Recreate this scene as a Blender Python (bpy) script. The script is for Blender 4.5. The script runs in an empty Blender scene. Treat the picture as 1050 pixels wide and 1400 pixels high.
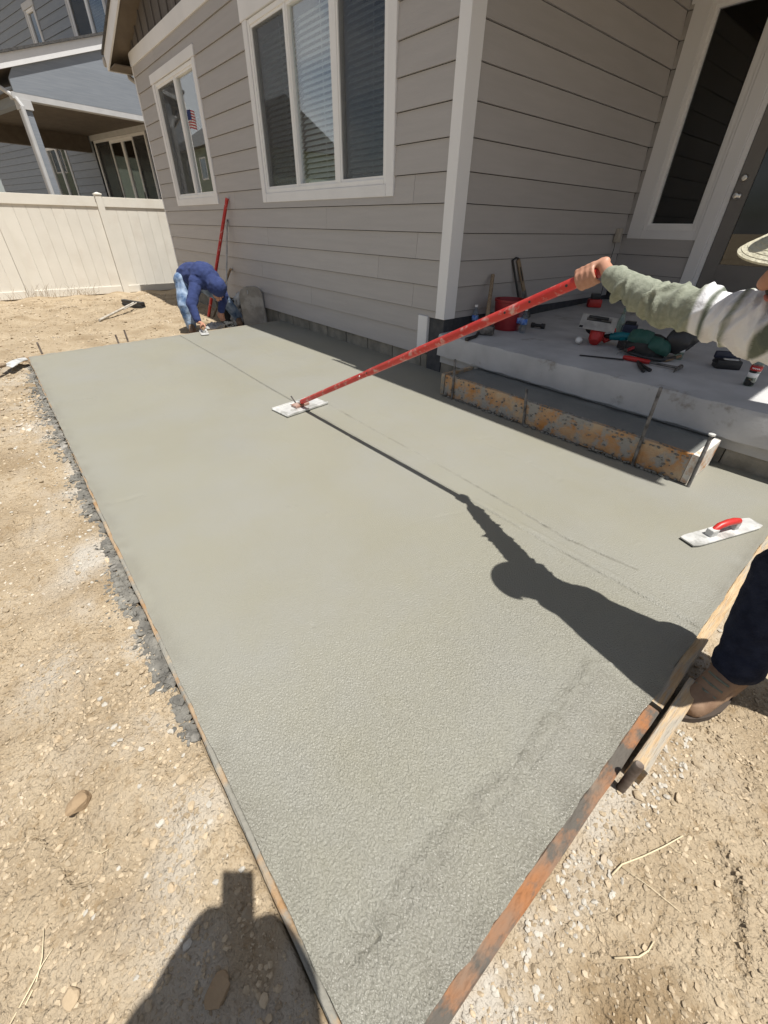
import bpy, bmesh, math, random
import numpy as np
from mathutils import Vector, Matrix

rnd = random.Random(7)
scene = bpy.context.scene
COL = scene.collection
rad = math.radians

# ------------------------------------------------------------------ camera
CAM = Vector((2.806, -3.066, 1.181))
YAW, PITCH, ROLL, FPX = rad(139.577), rad(34.865), rad(1.109), 562.0
fw = Vector((math.cos(PITCH)*math.cos(YAW), math.cos(PITCH)*math.sin(YAW), -math.sin(PITCH)))
rt0 = Vector((math.sin(YAW), -math.cos(YAW), 0)); up0 = rt0.cross(fw)
rt = rt0*math.cos(ROLL) + up0*math.sin(ROLL); up = up0*math.cos(ROLL) - rt0*math.sin(ROLL)
cd = bpy.data.cameras.new('camera'); cam = bpy.data.objects.new('camera', cd); COL.objects.link(cam)
cd.sensor_fit = 'HORIZONTAL'; cd.sensor_width = 36; cd.lens = FPX/1050*36; cd.clip_start = .01; cd.clip_end = 3000
m = Matrix((rt, up, -fw)).transposed().to_4x4(); m.translation = CAM; cam.matrix_world = m
scene.camera = cam

# ------------------------------------------------------------------ sky, sun, exposure
SUN = Vector((.32, .05, 1)).normalized()
el = math.asin(SUN.z); az = math.atan2(SUN.x, SUN.y)
w = bpy.data.worlds.new('World'); scene.world = w; w.use_nodes = True
nt = w.node_tree; nt.nodes.clear()
out = nt.nodes.new('ShaderNodeOutputWorld'); bg = nt.nodes.new('ShaderNodeBackground')
sky = nt.nodes.new('ShaderNodeTexSky'); sky.sky_type = 'NISHITA'; sky.sun_disc = False
sky.sun_elevation = el; sky.sun_rotation = az; sky.air_density = 1.0; sky.dust_density = 1.2
tc = nt.nodes.new('ShaderNodeTexCoord'); mp = nt.nodes.new('ShaderNodeMapping'); mp.inputs['Scale'].default_value = (1, 1, 2.2); mp.inputs['Location'].default_value = (2.7, .6, .3)
nz = nt.nodes.new('ShaderNodeTexNoise'); nz.inputs['Scale'].default_value = 2.6; nz.inputs['Detail'].default_value = 7
rp = nt.nodes.new('ShaderNodeValToRGB'); rp.color_ramp.elements[0].position = .44; rp.color_ramp.elements[1].position = .60
mx = nt.nodes.new('ShaderNodeMix'); mx.data_type = 'RGBA'; mx.inputs[7].default_value = (8.5, 8.4, 8.3, 1)
ml = nt.nodes.new('ShaderNodeMath'); ml.operation = 'MULTIPLY'; ml.inputs[1].default_value = .8
nt.links.new(tc.outputs['Generated'], mp.inputs['Vector']); nt.links.new(mp.outputs[0], nz.inputs['Vector'])
nt.links.new(nz.outputs['Fac'], rp.inputs[0]); nt.links.new(rp.outputs[0], ml.inputs[0]); nt.links.new(ml.outputs[0], mx.inputs[0])
nt.links.new(sky.outputs[0], mx.inputs[6]); nt.links.new(mx.outputs[2], bg.inputs[0]); nt.links.new(bg.outputs[0], out.inputs[0])
bg.inputs['Strength'].default_value = .055
sd = bpy.data.lights.new('sun', 'SUN'); sd.energy = 5.0; sd.angle = rad(.53); sd.color = (1, .965, .9)
so = bpy.data.objects.new('sun', sd); COL.objects.link(so); so.location = (6, 1, 15)
so.rotation_euler = (-SUN).to_track_quat('-Z', 'Y').to_euler()
vs = scene.view_settings; vs.view_transform = 'Standard'; vs.look = 'None'; vs.gamma = 1; vs.exposure = .38

# ------------------------------------------------------------------ pixel rays (photograph 1050 x 1400)
def ray(px, py): return rt*((px-525)/FPX) - up*((py-700)/FPX) + fw
def on(px, py, n, d):
    r = ray(px, py); n = Vector(n); return CAM + r*((d-n.dot(CAM))/n.dot(r))
def gz(px, py, z=-.1): return on(px, py, (0, 0, 1), z)
def ay(px, py, y): return on(px, py, (0, 1, 0), y)
def ax(px, py, x): return on(px, py, (1, 0, 0), x)
def sl(px, py): return on(px, py, (0, -.02, 1), 0)
def fl(px, py): return on(px, py, (0, -.02, 1), .364)
def slz(y): return .02*y
def flz(y): return .364+.02*y

# ------------------------------------------------------------------ noise (numpy)
_rs = np.random.RandomState(3); _P = _rs.permutation(512); _P = np.concatenate([_P, _P, _P]); _G = _rs.normal(size=(512, 3)); _G /= np.linalg.norm(_G, axis=1)[:, None]
def pn(p):
    p = np.asarray(p, float); i = np.floor(p).astype(int); f = p-i; u = f*f*f*(f*(f*6-15)+10); i &= 511; r = 0
    for dx in (0, 1):
        for dy in (0, 1):
            for dz in (0, 1):
                h = _P[_P[_P[(i[:, 0]+dx) & 511]+((i[:, 1]+dy) & 511)]+((i[:, 2]+dz) & 511)] & 511
                g = _G[h]; d = f-np.array([dx, dy, dz])
                wt = (u[:, 0] if dx else 1-u[:, 0])*(u[:, 1] if dy else 1-u[:, 1])*(u[:, 2] if dz else 1-u[:, 2])
                r = r+wt*(g*d).sum(1)
    return r*1.5
def fbm(p, o=4):
    p = np.asarray(p, float); s = 0; a = 1
    for k in range(o): s = s+a*pn(p*2**k+17.3*k); a *= .5
    return s

# ------------------------------------------------------------------ materials
def lin(r, g, b): return tuple(((c/255+.055)/1.055)**2.4 if c > 10 else c/255/12.92 for c in (r, g, b))+(1,)
MATS = {}
def mat(name, c1, c2=None, scale=6, rough=.8, bump=0, bscale=40, stretch=(1, 1, 1), metal=0, spec=.5, var=0, lo=.35, hi=.65, c3=None, s3=2, lo3=.5, hi3=.6, detail=6, bdist=.01, alpha=None):
    if name in MATS: return MATS[name]
    ma = bpy.data.materials.new(name); ma.use_nodes = True; n = ma.node_tree.nodes; L = ma.node_tree.links; b = n['Principled BSDF']
    c1 = tuple(c1)[:3]+(1,); c2 = tuple(c2 or c1)[:3]+(1,)
    t = n.new('ShaderNodeTexCoord'); mpn = n.new('ShaderNodeMapping'); mpn.inputs['Scale'].default_value = stretch
    oi = n.new('ShaderNodeObjectInfo'); va = n.new('ShaderNodeVectorMath'); va.operation = 'MULTIPLY_ADD'
    va.inputs[1].default_value = (37, 37, 37)
    L.new(oi.outputs['Random'], va.inputs[0]); L.new(t.outputs['Object'], va.inputs[2]); L.new(va.outputs[0], mpn.inputs['Vector'])
    z = n.new('ShaderNodeTexNoise'); z.inputs['Scale'].default_value = scale; z.inputs['Detail'].default_value = detail; L.new(mpn.outputs[0], z.inputs['Vector'])
    r = n.new('ShaderNodeValToRGB'); r.color_ramp.elements[0].position = lo; r.color_ramp.elements[1].position = hi
    r.color_ramp.elements[0].color = c1; r.color_ramp.elements[1].color = c2; L.new(z.outputs['Fac'], r.inputs[0]); col = r.outputs[0]
    if c3:
        z3 = n.new('ShaderNodeTexNoise'); z3.inputs['Scale'].default_value = s3; z3.inputs['Detail'].default_value = 8; z3.inputs['Roughness'].default_value = .65; L.new(mpn.outputs[0], z3.inputs['Vector'])
        r3 = n.new('ShaderNodeValToRGB'); r3.color_ramp.elements[0].position = lo3; r3.color_ramp.elements[1].position = hi3; L.new(z3.outputs['Fac'], r3.inputs[0])
        mm = n.new('ShaderNodeMix'); mm.data_type = 'RGBA'; L.new(r3.outputs[0], mm.inputs[0]); L.new(col, mm.inputs[6]); mm.inputs[7].default_value = tuple(c3)[:3]+(1,); col = mm.outputs[2]
    if var:
        h = n.new('ShaderNodeHueSaturation'); mr = n.new('ShaderNodeMapRange'); mr.inputs[3].default_value = 1-var; mr.inputs[4].default_value = 1+var
        L.new(oi.outputs['Random'], mr.inputs[0]); L.new(mr.outputs[0], h.inputs['Value']); L.new(col, h.inputs['Color']); col = h.outputs[0]
    L.new(col, b.inputs['Base Color'])
    b.inputs['Roughness'].default_value = rough; b.inputs['Metallic'].default_value = metal; b.inputs['Specular IOR Level'].default_value = spec
    if bump:
        z2 = n.new('ShaderNodeTexNoise'); z2.inputs['Scale'].default_value = bscale; z2.inputs['Detail'].default_value = 5; L.new(mpn.outputs[0], z2.inputs['Vector'])
        bp = n.new('ShaderNodeBump'); bp.inputs['Strength'].default_value = bump; bp.inputs['Distance'].default_value = bdist; L.new(z2.outputs['Fac'], bp.inputs['Height']); L.new(bp.outputs[0], b.inputs['Normal'])
    if alpha is not None: b.inputs['Alpha'].default_value = alpha
    MATS[name] = ma; return ma
def glass(name, tint=(.9, .95, .95), ior=1.5, rough=0., base=0.):
    ma = bpy.data.materials.new(name); ma.use_nodes = True; n = ma.node_tree.nodes; L = ma.node_tree.links; n.remove(n['Principled BSDF'])
    t = n.new('ShaderNodeBsdfTransparent'); t.inputs[0].default_value = tint+(1,); g = n.new('ShaderNodeBsdfGlossy'); g.inputs['Roughness'].default_value = rough
    g.inputs[0].default_value = (1, 1, 1, 1)
    f = n.new('ShaderNodeLayerWeight'); f.inputs[0].default_value = .5; x = n.new('ShaderNodeMixShader')
    pw = n.new('ShaderNodeMath'); pw.operation = 'POWER'; pw.inputs[1].default_value = 4.0; L.new(f.outputs['Facing'], pw.inputs[0])
    a = n.new('ShaderNodeMath'); a.operation = 'MULTIPLY_ADD'; a.use_clamp = True; r0 = ((ior-1)/(ior+1))**2+base; a.inputs[1].default_value = 1-r0; a.inputs[2].default_value = r0
    L.new(pw.outputs[0], a.inputs[0]); L.new(a.outputs[0], x.inputs[0]); L.new(t.outputs[0], x.inputs[1]); L.new(g.outputs[0], x.inputs[2]); L.new(x.outputs[0], n['Material Output'].inputs[0])
    MATS[name] = ma; return ma
def screen_mat():
    ma = bpy.data.materials.new('insect_screen'); ma.use_nodes = True; n = ma.node_tree.nodes; L = ma.node_tree.links; b = n['Principled BSDF']
    b.inputs['Base Color'].default_value = (.06, .062, .064, 1); b.inputs['Roughness'].default_value = .7; b.inputs['Alpha'].default_value = .34
    return ma

G = lambda v: (v, v, v)
m_siding = mat('siding_paint', (.395, .378, .370), (.418, .40, .392), scale=4, stretch=(.5, .5, 6), rough=.62, bump=.35, bscale=26, bdist=.004, var=.035)
m_trim = mat('trim_paint', (.72, .72, .73), (.77, .77, .78), scale=3, rough=.55, bump=.2, bscale=60, bdist=.003, stretch=(1, 1, .25))
m_vinyl = mat('white_vinyl', (.78, .78, .78), (.82, .82, .82), rough=.35)
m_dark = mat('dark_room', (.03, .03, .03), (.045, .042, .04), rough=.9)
m_wrap = mat('black_flashing', (.035, .038, .045), (.06, .062, .068), scale=14, rough=.7, bump=.3)
m_found = mat('foundation_concrete', (.17, .16, .135), (.27, .25, .21), scale=7, rough=.9, bump=.5, bscale=50, c3=(.34, .32, .28), s3=3, lo3=.55, hi3=.7, var=.1)
m_soffit = mat('brown_soffit', (.12, .095, .07), (.15, .12, .09), rough=.8)
m_gable = mat('gable_boards', (.085, .075, .07), (.12, .108, .10), scale=8, stretch=(4, 4, .5), rough=.75, bump=.3, var=.12)
m_shingle = mat('shingle', (.05, .05, .052), (.11, .105, .10), scale=40, rough=.95, bump=.5)
m_gutter = mat('gutter_metal', (.34, .31, .27), (.38, .35, .31), rough=.5)
m_blind = mat('blind_slat', (.76, .78, .79), (.8, .82, .83), rough=.5)
m_glass = glass('window_glass', (.92, .96, .96), 1.55, base=.18)
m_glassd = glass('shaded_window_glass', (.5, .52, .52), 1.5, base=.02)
m_screen = screen_mat()
m_doorp = mat('door_paint', (.16, .15, .143), (.18, .17, .16), rough=.5)
m_nickel = mat('brushed_nickel', (.55, .53, .5), (.6, .58, .55), rough=.3, metal=1)
m_nside = mat('neighbour_siding', (.225, .25, .285), (.26, .285, .32), scale=5, stretch=(.6, .6, 9), rough=.65, bump=.2, bscale=26, bdist=.004, var=.05)
m_ntrim = mat('neighbour_trim', (.5, .5, .5), (.55, .55, .55), rough=.5)
m_fence = mat('fence_vinyl', (.72, .69, .62), (.77, .74, .67), scale=3, rough=.5, bump=.1, bscale=90, var=.02, c3=(.68, .63, .55), s3=2, lo3=.55, hi3=.8)
m_porch = mat('old_concrete', (.40, .40, .40), (.50, .50, .50), scale=4, rough=.85, bump=.35, bscale=70, bdist=.006, c3=(.22, .195, .16), s3=3.0, lo3=.62, hi3=.72)
m_wet = mat('wet_step_concrete', (.15, .155, .15), (.19, .195, .185), scale=4, rough=.5, bump=.3, bscale=60)
m_lumber = mat('stained_lumber', (.29, .125, .05), (.18, .135, .10), scale=16, stretch=(1, .5, 1), rough=.9, bump=.9, bscale=70, c3=(.10, .088, .074), s3=15, lo3=.45, hi3=.55)
m_lumber2 = mat('pale_lumber', (.44, .29, .15), (.53, .40, .25), scale=14, stretch=(5, .5, 5), rough=.9, bump=.7, bscale=50, c3=(.36, .32, .26), s3=9, lo3=.46, hi3=.58)
m_lumber3 = mat('cement_crusted_lumber', (.31, .19, .095), (.36, .30, .22), scale=14, rough=.9, bump=.8, bscale=60, c3=(.23, .22, .19), s3=9, lo3=.46, hi3=.56)
m_lumber4 = mat('orange_peeling_form', (.42, .19, .055), (.44, .33, .22), scale=7, rough=.9, bump=.9, bscale=60, c3=(.30, .285, .26), s3=9, lo3=.47, hi3=.56)
m_steel = mat('cement_smeared_steel', (.06, .055, .05), (.22, .21, .20), scale=20, rough=.6, metal=.3, bump=.4)
m_pin = mat('brown_steel_pin', (.10, .075, .06), (.2, .165, .14), scale=30, rough=.6, metal=.4)
m_red = mat('red_anodized', (.48, .03, .025), (.56, .05, .04), scale=8, rough=.38, metal=.25, c3=(.56, .34, .30), s3=20, lo3=.54, hi3=.66)
m_mag = mat('magnesium', (.55, .55, .54), (.75, .75, .73), scale=18, rough=.45, metal=.35, bump=.3, c3=(.4, .4, .38), s3=9)
m_black = mat('black_plastic', (.015, .015, .017), (.03, .03, .032), rough=.45)
m_blackr = mat('black_rubber', (.02, .02, .02), (.035, .035, .035), rough=.8)
m_alu = mat('aluminium_plate', (.42, .42, .41), (.6, .6, .58), scale=14, rough=.45, metal=.6, c3=(.25, .24, .22), s3=9, lo3=.55, hi3=.65)
m_redp = mat('red_plastic', (.42, .018, .015), (.5, .03, .025), rough=.4)
m_redd = mat('dark_red_plastic', (.24, .012, .018), (.3, .02, .025), rough=.45)
m_teal = mat('teal_plastic', (.0, .13, .17), (.0, .16, .2), rough=.45)
m_navy = mat('navy_plastic', (.02, .025, .05), (.03, .035, .07), rough=.45)
m_green = mat('green_kneepad', (.012, .07, .055), (.02, .09, .07), rough=.6, bump=.2)
m_leather = mat('brown_strap', (.2, .13, .07), (.3, .2, .12), rough=.8)
m_oldwood = mat('grey_wood_handle', (.2, .14, .09), (.32, .25, .17), scale=10, stretch=(8, 8, .6), rough=.8)
m_white = mat('white_label', (.8, .8, .8), rough=.5)
m_blue = mat('blue_label', (.03, .12, .5), (.3, .45, .7), scale=30, rough=.4)
m_pet = glass('clear_plastic', (.86, .92, .96), 1.35, .05, .03)
m_bglass = glass('clear_bottle_glass', (.75, .88, .82), 1.5, .0, .03)
m_cola = mat('cola_liquid', (.012, .006, .004), rough=.08)
m_greyp = mat('grey_board', (.34, .31, .265), (.44, .40, .345), scale=10, rough=.85, bump=.4, c3=(.50, .47, .42), s3=5)
m_crust = mat('cement_crusted_plastic', (.38, .38, .37), (.55, .55, .53), scale=9, rough=.85, bump=.6, c3=(.12, .11, .1), s3=5, lo3=.56, hi3=.66)
m_skin = mat('skin', (.40, .20, .13), (.46, .24, .16), scale=20, rough=.5, bump=.15, bscale=120, bdist=.002)
m_beard = mat('dark_beard', (.03, .02, .015), (.06, .04, .03), scale=60, rough=.9, bump=.8, bscale=200)
m_lip = mat('lip', (.38, .12, .09), rough=.5)
m_eye = mat('eye', (.7, .68, .65), rough=.2)
m_swg = mat('green_grey_knit', (.20, .215, .165), (.27, .285, .225), scale=60, rough=.95, bump=.6, bscale=260, bdist=.003)
m_sww = mat('white_knit', (.66, .66, .68), (.74, .74, .76), scale=60, rough=.95, bump=.6, bscale=260, bdist=.003)
m_swd = mat('dark_green_knit', (.12, .135, .105), (.16, .175, .14), scale=60, rough=.95, bump=.6, bscale=260, bdist=.003)
m_navyj = mat('navy_denim', (.010, .013, .026), (.020, .025, .045), scale=30, rough=.95, bump=.4, bscale=150, spec=.2)
m_jean = mat('faded_denim', (.07, .13, .25), (.34, .43, .56), scale=12, stretch=(1, 1, .6), rough=.95, bump=.4, bscale=120)
m_hood = mat('blue_hoodie_cloth', (.020, .034, .115), (.032, .05, .15), scale=12, rough=.95, bump=.4, bscale=150)
m_boot = mat('tan_boot_leather', (.17, .10, .06), (.25, .16, .10), scale=14, rough=.75, bump=.4)
m_sole = mat('boot_sole', (.06, .045, .035), rough=.9)
m_hat = mat('khaki_cap_cloth', (.46, .43, .32), (.53, .50, .385), scale=40, rough=.9, bump=.5, bscale=160)
m_hatb = mat('dark_hat_band', (.07, .075, .06), rough=.9)
m_rock = mat('rock', (.36, .27, .17), (.48, .38, .26), scale=9, rough=.95, bump=.6, bscale=40)
m_rockd = mat('brown_rock', (.26, .18, .105), (.36, .26, .16), scale=9, rough=.95, bump=.6, bscale=40)
m_straw = mat('dry_straw', (.60, .50, .33), (.68, .58, .4), rough=.8)
m_weed = mat('dry_weed', (.30, .22, .14), (.4, .31, .2), rough=.9)

# ------------------------------------------------------------------ mesh helpers
W = {}                                   # world origin of each object
class MB:
    def __init__(s): s.v = []; s.f = []; s.mi = []
    def add(s, V, F, mi=0):
        o = len(s.v); s.v += [tuple(v) for v in V]; s.f += [tuple(i+o for i in f) for f in F]; s.mi += [mi]*len(F); return s
    def box(s, x0, x1, y0, y1, z0, z1, mi=0):
        return s.add([(x, y, z) for z in (z0, z1) for y in (y0, y1) for x in (x0, x1)], [(0, 2, 3, 1), (4, 5, 7, 6), (0, 1, 5, 4), (2, 6, 7, 3), (0, 4, 6, 2), (1, 3, 7, 5)], mi)
    def obox(s, c, size, R=None, mi=0, bev=0):
        bm = bmesh.new(); bmesh.ops.create_cube(bm, size=1)
        for v in bm.verts: v.co = Vector((v.co.x*size[0], v.co.y*size[1], v.co.z*size[2]))
        if bev: bmesh.ops.bevel(bm, geom=bm.edges[:], offset=bev, segments=2, affect='EDGES', profile=.6)
        R = R or Matrix.Identity(3); c = Vector(c)
        bm.verts.index_update(); s.add([R @ v.co+c for v in bm.verts], [[v.index for v in f.verts] for f in bm.faces], mi); bm.free(); return s
    def tube(s, pts, radii, seg=10, mi=0, caps=True):
        pts = [Vector(p) for p in pts]
        if not hasattr(radii, '__len__'): radii = [radii]*len(pts)
        t0 = (pts[1]-pts[0]).normalized(); a = t0.orthogonal().normalized(); V = []; F = []
        for i, p in enumerate(pts):
            t = (pts[min(i+1, len(pts)-1)]-pts[max(i-1, 0)]).normalized(); a = (a-t*a.dot(t)).normalized(); b = t.cross(a)
            for k in range(seg):
                q = 2*math.pi*k/seg; V.append(p+(a*math.cos(q)+b*math.sin(q))*radii[i])
        for i in range(len(pts)-1):
            for k in range(seg): F.append((i*seg+k, i*seg+(k+1) % seg, (i+1)*seg+(k+1) % seg, (i+1)*seg+k))
        if caps: F.append(tuple(range(seg-1, -1, -1))); F.append(tuple((len(pts)-1)*seg+k for k in range(seg)))
        return s.add(V, F, mi)
    def lathe(s, prof, c, axis=(0, 0, 1), seg=20, mi=0):
        ax_ = Vector(axis).normalized(); a = ax_.orthogonal().normalized(); b = ax_.cross(a); c = Vector(c); V = []; F = []
        for r, h in prof:
            for k in range(seg):
                q = 2*math.pi*k/seg; V.append(c+ax_*h+(a*math.cos(q)+b*math.sin(q))*max(r, 1e-4))
        for i in range(len(prof)-1):
            for k in range(seg): F.append((i*seg+k, i*seg+(k+1) % seg, (i+1)*seg+(k+1) % seg, (i+1)*seg+k))
        F.append(tuple(range(seg-1, -1, -1))); F.append(tuple((len(prof)-1)*seg+k for k in range(seg)))
        return s.add(V, F, mi)
    def ell(s, c, r, R=None, seg=16, rings=10, mi=0):
        V = []; F = []; R = R or Matrix.Identity(3); c = Vector(c)
        for i in range(rings+1):
            th = math.pi*i/rings
            for k in range(seg):
                q = 2*math.pi*k/seg; V.append(R @ Vector((r[0]*math.sin(th)*math.cos(q), r[1]*math.sin(th)*math.sin(q), -r[2]*math.cos(th)))+c)
        for i in range(rings):
            for k in range(seg): F.append((i*seg+k, i*seg+(k+1) % seg, (i+1)*seg+(k+1) % seg, (i+1)*seg+k))
        s.add(V, F, mi); return s
    def cap(s, p0, p1, r0, r1, seg=14):
        p0 = Vector(p0); p1 = Vector(p1); d = p1-p0; L = d.length or 1e-6; t = d/L; a = t.orthogonal().normalized(); b = t.cross(a); prof = []
        for i in range(5): q = -math.pi/2+i*math.pi/8*.999; prof.append((r0*math.cos(q), r0*math.sin(q)))
        for i in range(5): q = i*math.pi/8*.999; prof.append((r1*math.cos(q), L+r1*math.sin(q)))
        V = []; F = []
        for r, h in prof:
            for k in range(seg):
                q = 2*math.pi*k/seg; V.append(p0+t*h+(a*math.cos(q)+b*math.sin(q))*max(r, 2e-4))
        for i in range(len(prof)-1):
            for k in range(seg): F.append((i*seg+k, i*seg+(k+1) % seg, (i+1)*seg+(k+1) % seg, (i+1)*seg+k))
        F.append(tuple(range(seg-1, -1, -1))); F.append(tuple((len(prof)-1)*seg+k for k in range(seg)))
        return s.add(V, F)
    def build(s, name, ma, parent=None, smooth=False, origin=None, bevel=0):
        mats = ma if isinstance(ma, (list, tuple)) else [ma]
        A = np.array([tuple(v) for v in s.v], float); lo, hi = A.min(0), A.max(0)
        o = Vector(origin) if origin else Vector(((lo[0]+hi[0])/2, (lo[1]+hi[1])/2, lo[2]))
        me = bpy.data.meshes.new(name); me.from_pydata((A-np.array(o)).tolist(), [], s.f)
        for x in mats: me.materials.append(x)
        if len(mats) > 1: me.polygons.foreach_set('material_index', s.mi)
        if bevel:
            bm = bmesh.new(); bm.from_mesh(me); bmesh.ops.bevel(bm, geom=[e for e in bm.edges if len(e.link_faces) == 2 and e.calc_face_angle(0) > .5], offset=bevel, segments=2, affect='EDGES'); bm.to_mesh(me); bm.free()
        if smooth: me.polygons.foreach_set('use_smooth', [True]*len(me.polygons)); me.update()
        if smooth == 'auto': me.set_sharp_from_angle(angle=rad(38))
        ob = bpy.data.objects.new(name, me); COL.objects.link(ob); place(ob, o, parent); return ob
def place(ob, o, parent=None):
    o = Vector(o); W[ob.name] = o
    if parent: ob.parent = parent; ob.location = o-W[parent.name]
    else: ob.location = o
def tag(o, label, cat, group=None):
    o['label'] = label; o['category'] = cat
    if group: o['group'] = group
    return o
def thing(name, loc, label, cat, group=None):
    o = bpy.data.objects.new(name, None); COL.objects.link(o); o.empty_display_size = .1; place(o, loc); return tag(o, label, cat, group)
def struct(o, kind='structure'): o['kind'] = kind; return o
def rotz(a): return Matrix.Rotation(a, 3, 'Z')
def basis(x, z):                         # 3x3 with local x along x, z near z
    x = Vector(x).normalized(); z = Vector(z); y = z.cross(x).normalized(); z = x.cross(y); return Matrix((x, y, z)).transposed()

# ================================================================== GROUND
def axis(segs):
    a = []
    for s, e, st in segs: a += list(np.arange(s, e-1e-6, st))
    return np.array(a+[segs[-1][1]])
def grid_obj(name, X, Y, Z, ma, attrs=None, skip=None):
    nx, ny = len(X), len(Y); V = np.stack([np.tile(X, ny), np.repeat(Y, nx), Z.ravel()], 1)
    if name == 'patio_slab':
        wob = .006*fbm(V*9, 4); e1 = V[:, 0] > SX1-.003; V[e1, 0] += np.clip(wob[e1]+.006, .004, .016); e2 = V[:, 1] < SY0+.003; V[e2, 1] -= np.clip(wob[e2]+.003, .002, .009)
    i = np.arange(ny-1)[:, None]*nx+np.arange(nx-1)[None]; F = np.stack([i, i+1, i+nx+1, i+nx], -1).reshape(-1, 4)
    if skip is not None: F = F[~skip.ravel()]
    me = bpy.data.meshes.new(name); me.vertices.add(len(V)); me.vertices.foreach_set('co', V.ravel())
    me.loops.add(len(F)*4); me.loops.foreach_set('vertex_index', F.ravel().astype(np.int32))
    me.polygons.add(len(F)); me.polygons.foreach_set('loop_start', np.arange(len(F), dtype=np.int32)*4)
    try: me.polygons.foreach_set('loop_total', np.full(len(F), 4, dtype=np.int32))
    except Exception: pass
    me.update(calc_edges=True); me.validate(); me.polygons.foreach_set('use_smooth', [True]*len(me.polygons)); me.materials.append(ma)
    for k, a in (attrs or {}).items():
        at = me.attributes.new(k, 'FLOAT', 'POINT'); at.data.foreach_set('value', a.ravel().astype(np.float32))
    if name == 'patio_slab': me.set_sharp_from_angle(angle=rad(50))
    ob = bpy.data.objects.new(name, me); COL.objects.link(ob); W[ob.name] = Vector((0, 0, 0)); return ob
SX0, SX1, SY0 = -3.25, 2.795, -3.055
def ground_h(x, y):
    p = np.stack([x, y, x*0], -1).reshape(-1, 3); sh = x.shape
    d = np.hypot(x-3, y+3)
    h = -.102+.022*fbm(p*.9, 3).reshape(sh)+.010*fbm(p*5+9, 3).reshape(sh)
    fine = np.clip(1.6-d/6, 0, 1)
    h += fine*(.0055*fbm(p*22+3, 3).reshape(sh)+.004*np.abs(pn(p*60+5)).reshape(sh))
    # heel and tyre marks by the fence, trampled foot prints near the slab
    h += np.where(x < -3.6, .02*np.sin((y*1.0+x*.25)*9+2*pn(p*.8).reshape(sh))*np.clip((-3.6-x)/1.5, 0, 1), 0)
    h -= .055*np.clip((-3.4-x)/4.5, 0, 1)
    for (fx, fy, fa) in ((2.02, -3.42, .3), (1.62, -3.36, -.2), (2.33, -3.56, .6), (3.12, -2.28, 1.9), (3.02, -2.78, 1.6), (3.22, -2.05, 2.3), (1.1, -3.5, .1), (.4, -3.4, 3.0)):
        c_, s_ = math.cos(fa), math.sin(fa); u_ = (x-fx)*c_+(y-fy)*s_; v_ = -(x-fx)*s_+(y-fy)*c_; e_ = np.sqrt((u_/.14)**2+(v_/(.05-.012*np.cos(u_*18)))**2)
        h += np.where(e_ < 2, -.012*(1/(1+np.exp((e_-1)*14)))+.007*np.exp(-((e_-1.12)/.12)**2)-.0025*(e_ < .95)*np.sin(u_*230)*fine, 0)
    far = np.hypot(x, y)
    h = np.where(far > 40, -.17, h)
    # dirt against the left form is loose and a bit higher in places
    e = np.exp(-((y-(SY0-.10))/.07)**2)*((x > SX0-.1) & (x < SX1+.1)); h += e*.03*np.clip(pn(p*3+40).reshape(sh)+.1, -.2, 1)
    ins = (x > SX0-.01) & (x < SX1+.02) & (y > SY0-.02) & (y < .05); h = np.where(ins, np.minimum(h-.06, -.15), h)
    ins2 = (x > -9) & (y > .0) & (x < 8) & (x > -7.4); h = np.where(ins2, -.16, h)
    return h
gx = axis([(-600, -60, 60), (-60, -12, 3), (-12, -3.4, .10), (-3.4, .9, .025), (.9, 3.6, .009), (3.6, 6, .1), (6, 60, 4), (60, 600, 60)])
gy = axis([(-600, -60, 60), (-60, -8, 3), (-8, -4.2, .15), (-4.2, -3.8, .03), (-3.8, -1.4, .009), (-1.4, -.4, .03), (-.4, 3, .12), (3, 60, 4), (60, 600, 60)])
GXX, GYY = np.meshgrid(gx, gy); GZ = ground_h(GXX, GYY)
P2 = np.stack([GXX, GYY, GXX*0], -1).reshape(-1, 3); sh = GXX.shape
dl = np.maximum(SY0-.02-GYY, 0); dr = np.maximum(GXX-SX1-.04, 0)
inx = (GXX > -3.3) & (GXX < 2.9); iny = (GYY > -3.1) & (GYY < .1)
dust = np.where(inx & (GYY < SY0), np.exp(-(dl/.26)**2), 0)*np.clip(fbm(P2*3.2+7, 5).reshape(sh)*1.6+.15, 0, 1)
dust += np.where(iny & (GXX > SX1), np.exp(-(dr/.07)**2), 0)*np.clip(fbm(P2*5+2, 4).reshape(sh)*1.8+.25, 0, 1)
dust += .5*np.clip(fbm(P2*2.3+60, 5).reshape(sh)*1.5-.45, 0, 1)*(np.hypot(GXX-1, GYY+3.4) < 4)
damp = np.clip(1.3-np.hypot((GXX-3.10)/.12, (GYY+2.62)/.13)+.5*fbm(P2*9, 3).reshape(sh), 0, 1)*.8
damp = np.maximum(damp, .6*np.clip(1.1-np.hypot((GXX-2.27)/.10, (GYY+3.33)/.14)+.6*fbm(P2*9+4, 3).reshape(sh), 0, 1))
damp = np.maximum(damp, np.clip(fbm(P2*1.6+31, 5).reshape(sh)*.9-.12, 0, .5))
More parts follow.
